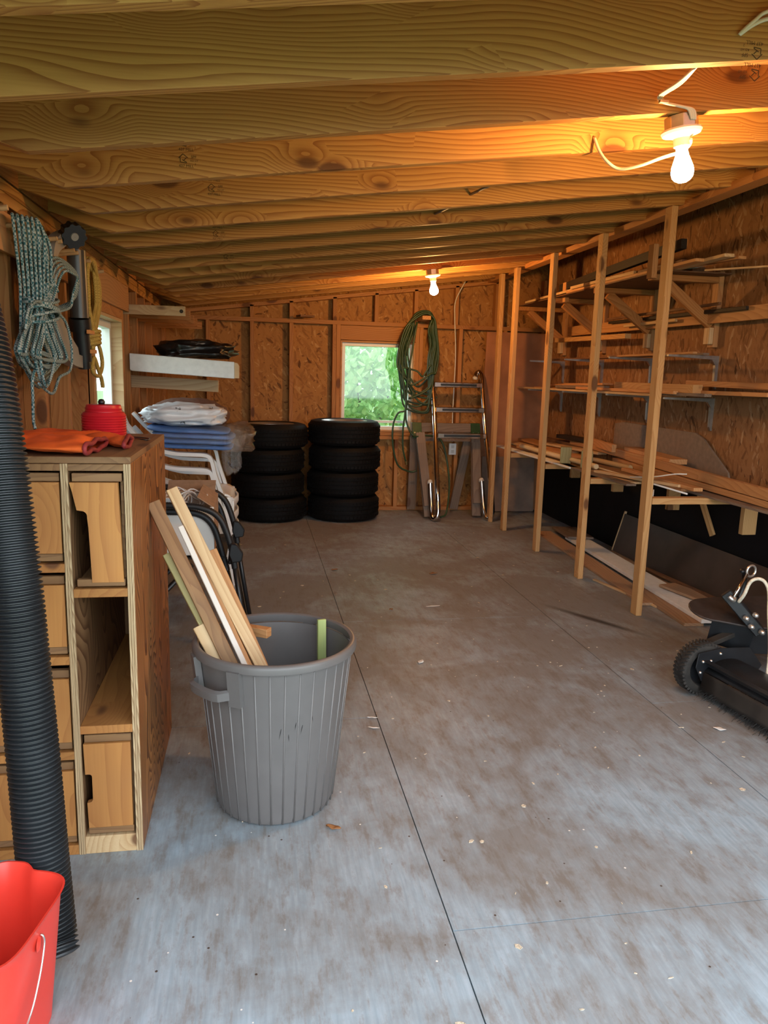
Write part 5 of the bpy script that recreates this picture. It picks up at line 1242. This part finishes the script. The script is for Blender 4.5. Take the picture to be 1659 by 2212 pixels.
MB().lathe([(0.001, 0.014), (0.02, 0.014), (0.03, 0.004), (0.060, 0.002), (0.072, 0.016), (0.078, 0.022), (0.080, 0.016), (0.074, 0.0), (0.001, -0.004)], 40, MW).build('hub', BLACKPAINT, wh, smooth=True, autosm=0.6)
w2 = copy_tree(wh, sw); w2.location = w2.location + dx_ * 0.87
def lw(a, h, z): return WC + dx_ * a + ex_ * h + Vector((0, 0, z - WC.z))   # along axle, across, height
sp = MB().prism([(-0.055, 0.085), (0.06, 0.10), (0.22, 0.09), (0.30, 0.0), (0.24, -0.085), (0.05, -0.075), (-0.03, -0.045), (-0.065, 0.02)], 0.006, MW @ Matrix.Translation((0, 0, 0.040))).build('side_plate', BLACKPAINT, sw, bevel=0.001)
for a, b_ in ((-0.030, 0.045), (-0.040, -0.005), (0.012, 0.045), (0.005, -0.006), (0.06, 0.075)):
    MB().lathe([(0.001, 0.007), (0.005, 0.006), (0.0068, 0.0)], 10, MW @ Matrix.Translation((a, b_, 0.0465))).build('bolt', BOLT, sp, smooth=True)
# rounded hood over the brush, running towards the camera
def hood(u, v):
    a = math.radians(150 - 150 * u); r_ = 0.105
    return lw(0.047 + 0.75 * v, 0.10 + 0.135 * math.cos(a), 0.085 + 0.095 * math.sin(a) - 0.012)
MB().sheet(hood, 18, 8).build('hood', BLACKPAINT, sw, smooth=True, solid=0.004)
MB().sheet(lambda u, v: lw(0.047 + 0.75 * v, -0.020 - 0.012 * u, 0.118 - 0.085 * u), 6, 8).build('front_shield', DIRTYBLACK, sw, smooth=True, solid=0.004)
ai = MB(); ai.bar(lw(-0.005, -0.012, 0.170), lw(0.80, -0.012, 0.160), 0.030, 0.004); ai.bar(lw(-0.005, 0.002, 0.156), lw(0.80, 0.002, 0.146), 0.004, 0.030)
ai.build('angle_bar', BLACKPAINT, sw, bevel=0.001)
bm_ = MB(); rr = random.Random(9)
for k in range(320):
    a = 0.05 + 0.74 * rr.random(); h0 = 0.03 + 0.06 * rr.random(); p0 = lw(a, h0, 0.07); p1 = lw(a + rr.uniform(-0.03, 0.03), h0 - 0.07 - 0.05 * rr.random(), 0.004 + 0.022 * rr.random())
    bm_.tube([p0, (p0 + p1) / 2 + Vector((0, 0, 0.006)), p1], 0.0011, 3)
tag(bm_.build('brush', plain('bristles', (0.012, 0.011, 0.010), 0.8), sw), kind='stuff')
MB().bar(lw(-0.02, 0.02, 0.215), lw(-0.06, 0.40, 0.300), 0.045, 0.022).build('frame_bar', DIRTYBLACK, sw, bevel=0.003)
# plastic hopper floor with a rounded nose
Mh = Matrix.Translation((2.18, 3.08, 0.335)) @ Matrix.Rotation(-0.03, 4, 'Z') @ Matrix.Rotation(0.25, 4, 'X')
nose = arc(-0.075, 0.0, 0.10, math.pi * 0.52, math.pi * 1.45, 10)
MB().prism(nose + [(0.05, -0.16), (0.55, -0.20), (0.55, 0.12), (0.0, 0.11)], 0.010, Mh).build('hopper_floor', plain('brown_black_plastic', (0.030, 0.022, 0.019), 0.5, noise=0.3), sw, bevel=0.003)
MB().prism([(-0.10, -0.06), (0.05, -0.165), (0.55, -0.205), (0.55, -0.19), (0.06, -0.15)], 0.13, Mh @ Matrix.Translation((0, 0, -0.13))).build('hopper_skirt', BLACKPAINT, sw, bevel=0.002)
# hitch: bars with holes, clevis, pin with ring, bolts
MB().bar((2.10, 2.98, 0.455), (2.24, 2.90, 0.285), 0.030, 0.050).build('hitch_bar', BLACKPAINT, sw, bevel=0.004)
MB().tube([(2.150, 2.98, 0.425), (2.245, 2.92, 0.30)], 0.020, 14, caps=False).build('hitch_tube', BLACKPAINT, sw, smooth=True)
MB().tube([(2.128, 3.01, 0.437), (2.20, 2.97, 0.33)], 0.016, 12, caps=False).build('hitch_tube', BLACKPAINT, sw, smooth=True)
MB().tube(spline([(2.20, 3.05, 0.36), (2.235, 3.05, 0.45), (2.228, 3.04, 0.52), (2.20, 3.02, 0.545)], 5), 0.012, 8).build('hitch_hook', BLACKPAINT, sw, smooth=True)
for x, y, z in ((2.195, 2.885, 0.375), (2.225, 2.870, 0.300), (2.165, 2.905, 0.355), (2.185, 2.89, 0.320)):
    MB().lathe([(0.001, 0.012), (0.009, 0.010), (0.012, 0.0), (0.012, -0.01)], 10, Matrix.Translation((x, y, z)) @ Matrix.Rotation(math.pi / 2, 4, 'X')).build('hitch_bolt', BOLT, sw, smooth=True)
MB().tube([(2.115, 2.94, 0.445), (2.205, 2.99, 0.535)], 0.0075, 10).build('hitch_pin', STEEL, sw, smooth=True)
pr = MB().tube([Vector((2.232 + 0.026 * math.cos(a), 3.0 + 0.006 * math.cos(a), 0.548 + 0.026 * math.sin(a))) for a in [2 * math.pi * j / 18 for j in range(18)]], 0.0055, 8, closed=True).build('pin_ring', BOLT, sw, smooth=True)
MB().tube(spline([(2.085, 2.93, 0.452), (2.095, 2.92, 0.440), (2.11, 2.93, 0.432), (2.12, 2.94, 0.442)], 4), 0.009, 8).build('pin_clip', BOLT, sw, smooth=True)
rpz = MB().tube(spline([(2.135, 2.93, 0.425), (2.137, 2.90, 0.47), (2.15, 2.89, 0.525), (2.175, 2.88, 0.545), (2.205, 2.87, 0.535), (2.225, 2.86, 0.49), (2.222, 2.84, 0.40), (2.208, 2.80, 0.31), (2.195, 2.77, 0.24), (2.185, 2.755, 0.165), (2.182, 2.75, 0.150)], 7), 0.0075, 8)
tag(rpz.build('pull_rope', CREAMROPE, smooth=True), 'cream pull rope hanging over the sweeper hitch pin', 'rope')

# ------------------------------------------------------------------ litter on the floor
lt = MB(); rr = random.Random(21)
for k in range(150):
    x = rr.uniform(-0.25, 2.2); y = 1.35 + 5.2 * rr.random() ** 1.3; s_ = rr.choice((0.004, 0.005, 0.006, 0.010)) * rr.uniform(0.7, 1.4); a = rr.uniform(0, 6.28)
    e = rr.uniform(0.2, 1.0); n = 5
    top = [(x + s_ * math.cos(a) * math.cos(t) - s_ * e * math.sin(a) * math.sin(t), y + s_ * math.sin(a) * math.cos(t) + s_ * e * math.cos(a) * math.sin(t)) for t in [2 * math.pi * j / n for j in range(n)]]
    lt.prism(top, 0.0015, Matrix.Translation((0, 0, 0.0003)))
tag(lt.build('wood_chips', plain('chip_wood', (0.58, 0.50, 0.38), 0.8, noise=0.5, nscale=300)), 'pale wood chips and litter scattered over the floor', 'litter', kind='stuff')
PAPER = plain('paper_scrap', (0.75, 0.75, 0.72), 0.7)
LEAFB = plain('dry_leaf', (0.26, 0.11, 0.035), 0.8)
def scrap(name, x, y, l, w_, a, m, label, cat, curl=0.006, seed=0):
    c_, s_ = math.cos(a), math.sin(a)
    def fn(u, v):
        p_ = (u - 0.5) * l; q = (v - 0.5) * w_ * math.sin(math.pi * min(max(u, 0.06), 0.94)) * (1 + 0.3 * mnoise.noise(Vector((u * 5, seed, v))))
        return (x + c_ * p_ - s_ * q, y + s_ * p_ + c_ * q, 0.002 + curl * (0.5 + 0.5 * mnoise.noise(Vector((u * 3, v * 2, seed)))))
    tag(MB().sheet(fn, 9, 5).build(name, m, smooth=True, solid=0.0008), label, cat, 'scraps on the floor')
for i, (x, y, l, w_, a, m, lab) in enumerate(((1.86, 2.58, 0.05, 0.03, -0.5, PAPER, 'torn white paper scrap on the floor below the sweeper'),
        (1.07, 4.30, 0.09, 0.018, 0.1, PAPER, 'long white paper sliver in the middle of the floor'),
        (0.80, 3.42, 0.05, 0.03, 1.0, PAPER, 'small white paper scrap on the floor right of the bin'),
        (0.46, 2.75, 0.05, 0.012, -0.3, PAPER, 'white sliver beside the floor seam right of the bin'),
        (0.47, 2.84, 0.045, 0.012, -0.2, PAPER, 'second white sliver beside the seam, a little farther from the bin'))):
    scrap('paper_scrap', x, y, l, w_, a, m, lab, 'paper', seed=i)
for i, (x, y, l, w_, a, lab) in enumerate(((0.235, 2.10, 0.05, 0.02, -0.5, 'curled brown leaf at the foot of the grey bin'), (1.25, 5.05, 0.06, 0.035, 0.1, 'dry orange leaf in the middle of the far floor'), (0.56, 5.2, 0.05, 0.03, 0.3, 'dry orange leaf on the floor in front of the tyres'), (0.80, 4.25, 0.03, 0.02, 0.8, 'small reddish leaf left of the long white sliver'))):
    scrap('dry_leaf', x, y, l, w_, a, LEAFB, lab, 'leaf', curl=0.014, seed=10 + i)

# ------------------------------------------------------------------ outside: ground and foliage behind the back window
gr = MB().box((-40, -40, -0.5), (40, 60, -0.3)).build('ground', plain('grass_ground', (0.09, 0.15, 0.045), 0.9, noise=0.3, nscale=3))
tag(gr, kind='structure')
def leaf_mat(name, a, b_):
    m, nt, b = new_mat(name)
    tc = N(nt, 'ShaderNodeTexCoord')
    nz = N(nt, 'ShaderNodeTexNoise', {'Vector': tc.outputs['Object'], 'Scale': 2.5, 'Detail': 3.0})
    col = ramp(nt, nz.outputs[0], [(0.35, a), (0.65, b_)])
    nt.links.new(col, b.inputs['Base Color']); b.inputs['Roughness'].default_value = 0.5
    tl = N(nt, 'ShaderNodeBsdfTranslucent', {0: col})
    mx = N(nt, 'ShaderNodeMixShader', {0: 0.35, 1: b.outputs[0], 2: tl.outputs[0]})
    nt.links.new(mx.outputs[0], nt.nodes['Material Output'].inputs[0])
    return m
GL1 = leaf_mat('bright_leaves', (0.30, 0.56, 0.20), (0.50, 0.74, 0.34))
GL2 = leaf_mat('yellow_leaves', (0.42, 0.62, 0.16), (0.66, 0.70, 0.20))
BARK = plain('bark', (0.08, 0.06, 0.045), 0.9, noise=0.3)
def shrub(name, c, rx, ry, rz, nleaf, size, m, label, seed):
    rr = random.Random(seed); t = thing(name, (c[0], c[1], -0.3), label, 'shrub', 'foliage outside the back window')
    mb = MB()
    for k in range(nleaf):
        while True:
            d = Vector((rr.uniform(-1, 1), rr.uniform(-1, 1), rr.uniform(-1, 1)))
            if 0.35 < d.length < 1: break
        p_ = Vector((c[0] + d.x * rx, c[1] + d.y * ry, c[2] + d.z * rz))
        s_ = size * rr.uniform(0.6, 1.3)
        M = Matrix.Translation(p_) @ Matrix.Rotation(rr.uniform(0, 6.28), 4, 'Z') @ Matrix.Rotation(rr.uniform(0.3, 1.5), 4, 'X') @ Matrix.Rotation(rr.uniform(-0.5, 0.5), 4, 'Y')
        o_ = [(0, 0, 0), (0.42, 0.18, 0.10), (0.5, 0.5, 0.12), (0.28, 0.9, 0.02), (0, 1.25, -0.10), (-0.28, 0.9, 0.02), (-0.5, 0.5, 0.12), (-0.42, 0.18, 0.10), (0, 0.5, 0)]
        mb.add([M @ (Vector(q) * s_) for q in o_], [(0, 1, 2, 8), (8, 2, 3, 4), (8, 4, 5, 6), (0, 8, 6, 7)])
    tag(mb.build('leaves', m, t), kind='stuff')
    st = MB()
    for k in range(7):
        a = rr.uniform(0, 6.28)
        st.tube(spline([(c[0], c[1], -0.3), (c[0] + 0.25 * rx * math.cos(a), c[1] + 0.25 * ry * math.sin(a), c[2] * 0.5), (c[0] + 0.7 * rx * math.cos(a), c[1] + 0.7 * ry * math.sin(a), c[2] + 0.5 * rz * rr.uniform(-0.5, 1))], 4), [0.03 - 0.0028 * j for j in range(9)], 6)
    st.build('stems', BARK, t, smooth=True)
shrub('leafy_shrub', (1.35, 9.7, 1.25), 1.0, 0.55, 0.95, 2300, 0.09, GL1, 'bright green broad-leaved shrub filling the middle of the back window', 1)
shrub('leafy_shrub', (2.05, 9.9, 0.45), 1.0, 0.6, 0.65, 1100, 0.055, GL2, 'yellow-green small-leaved shrub at the bottom of the back window', 2)
shrub('leafy_shrub', (1.1, 11.3, 2.2), 2.2, 0.8, 1.5, 3200, 0.11, GL1, 'green tree foliage at the top of the back window', 3)
shrub('leafy_shrub', (3.2, 11.0, 1.0), 1.5, 0.8, 1.5, 1500, 0.09, GL1, 'green foliage at the right of the back window behind the hose', 4)
shrub('leafy_shrub', (0.2, 10.6, 0.4), 1.2, 0.7, 0.9, 1000, 0.08, GL2, 'low shrub outside at the left of the back window', 5)
SC.cycles.use_adaptive_sampling = True
SC.cycles.adaptive_threshold = 0.03
SC.cycles.max_bounces = 6
SC.cycles.diffuse_bounces = 4
SC.cycles.transparent_max_bounces = 12
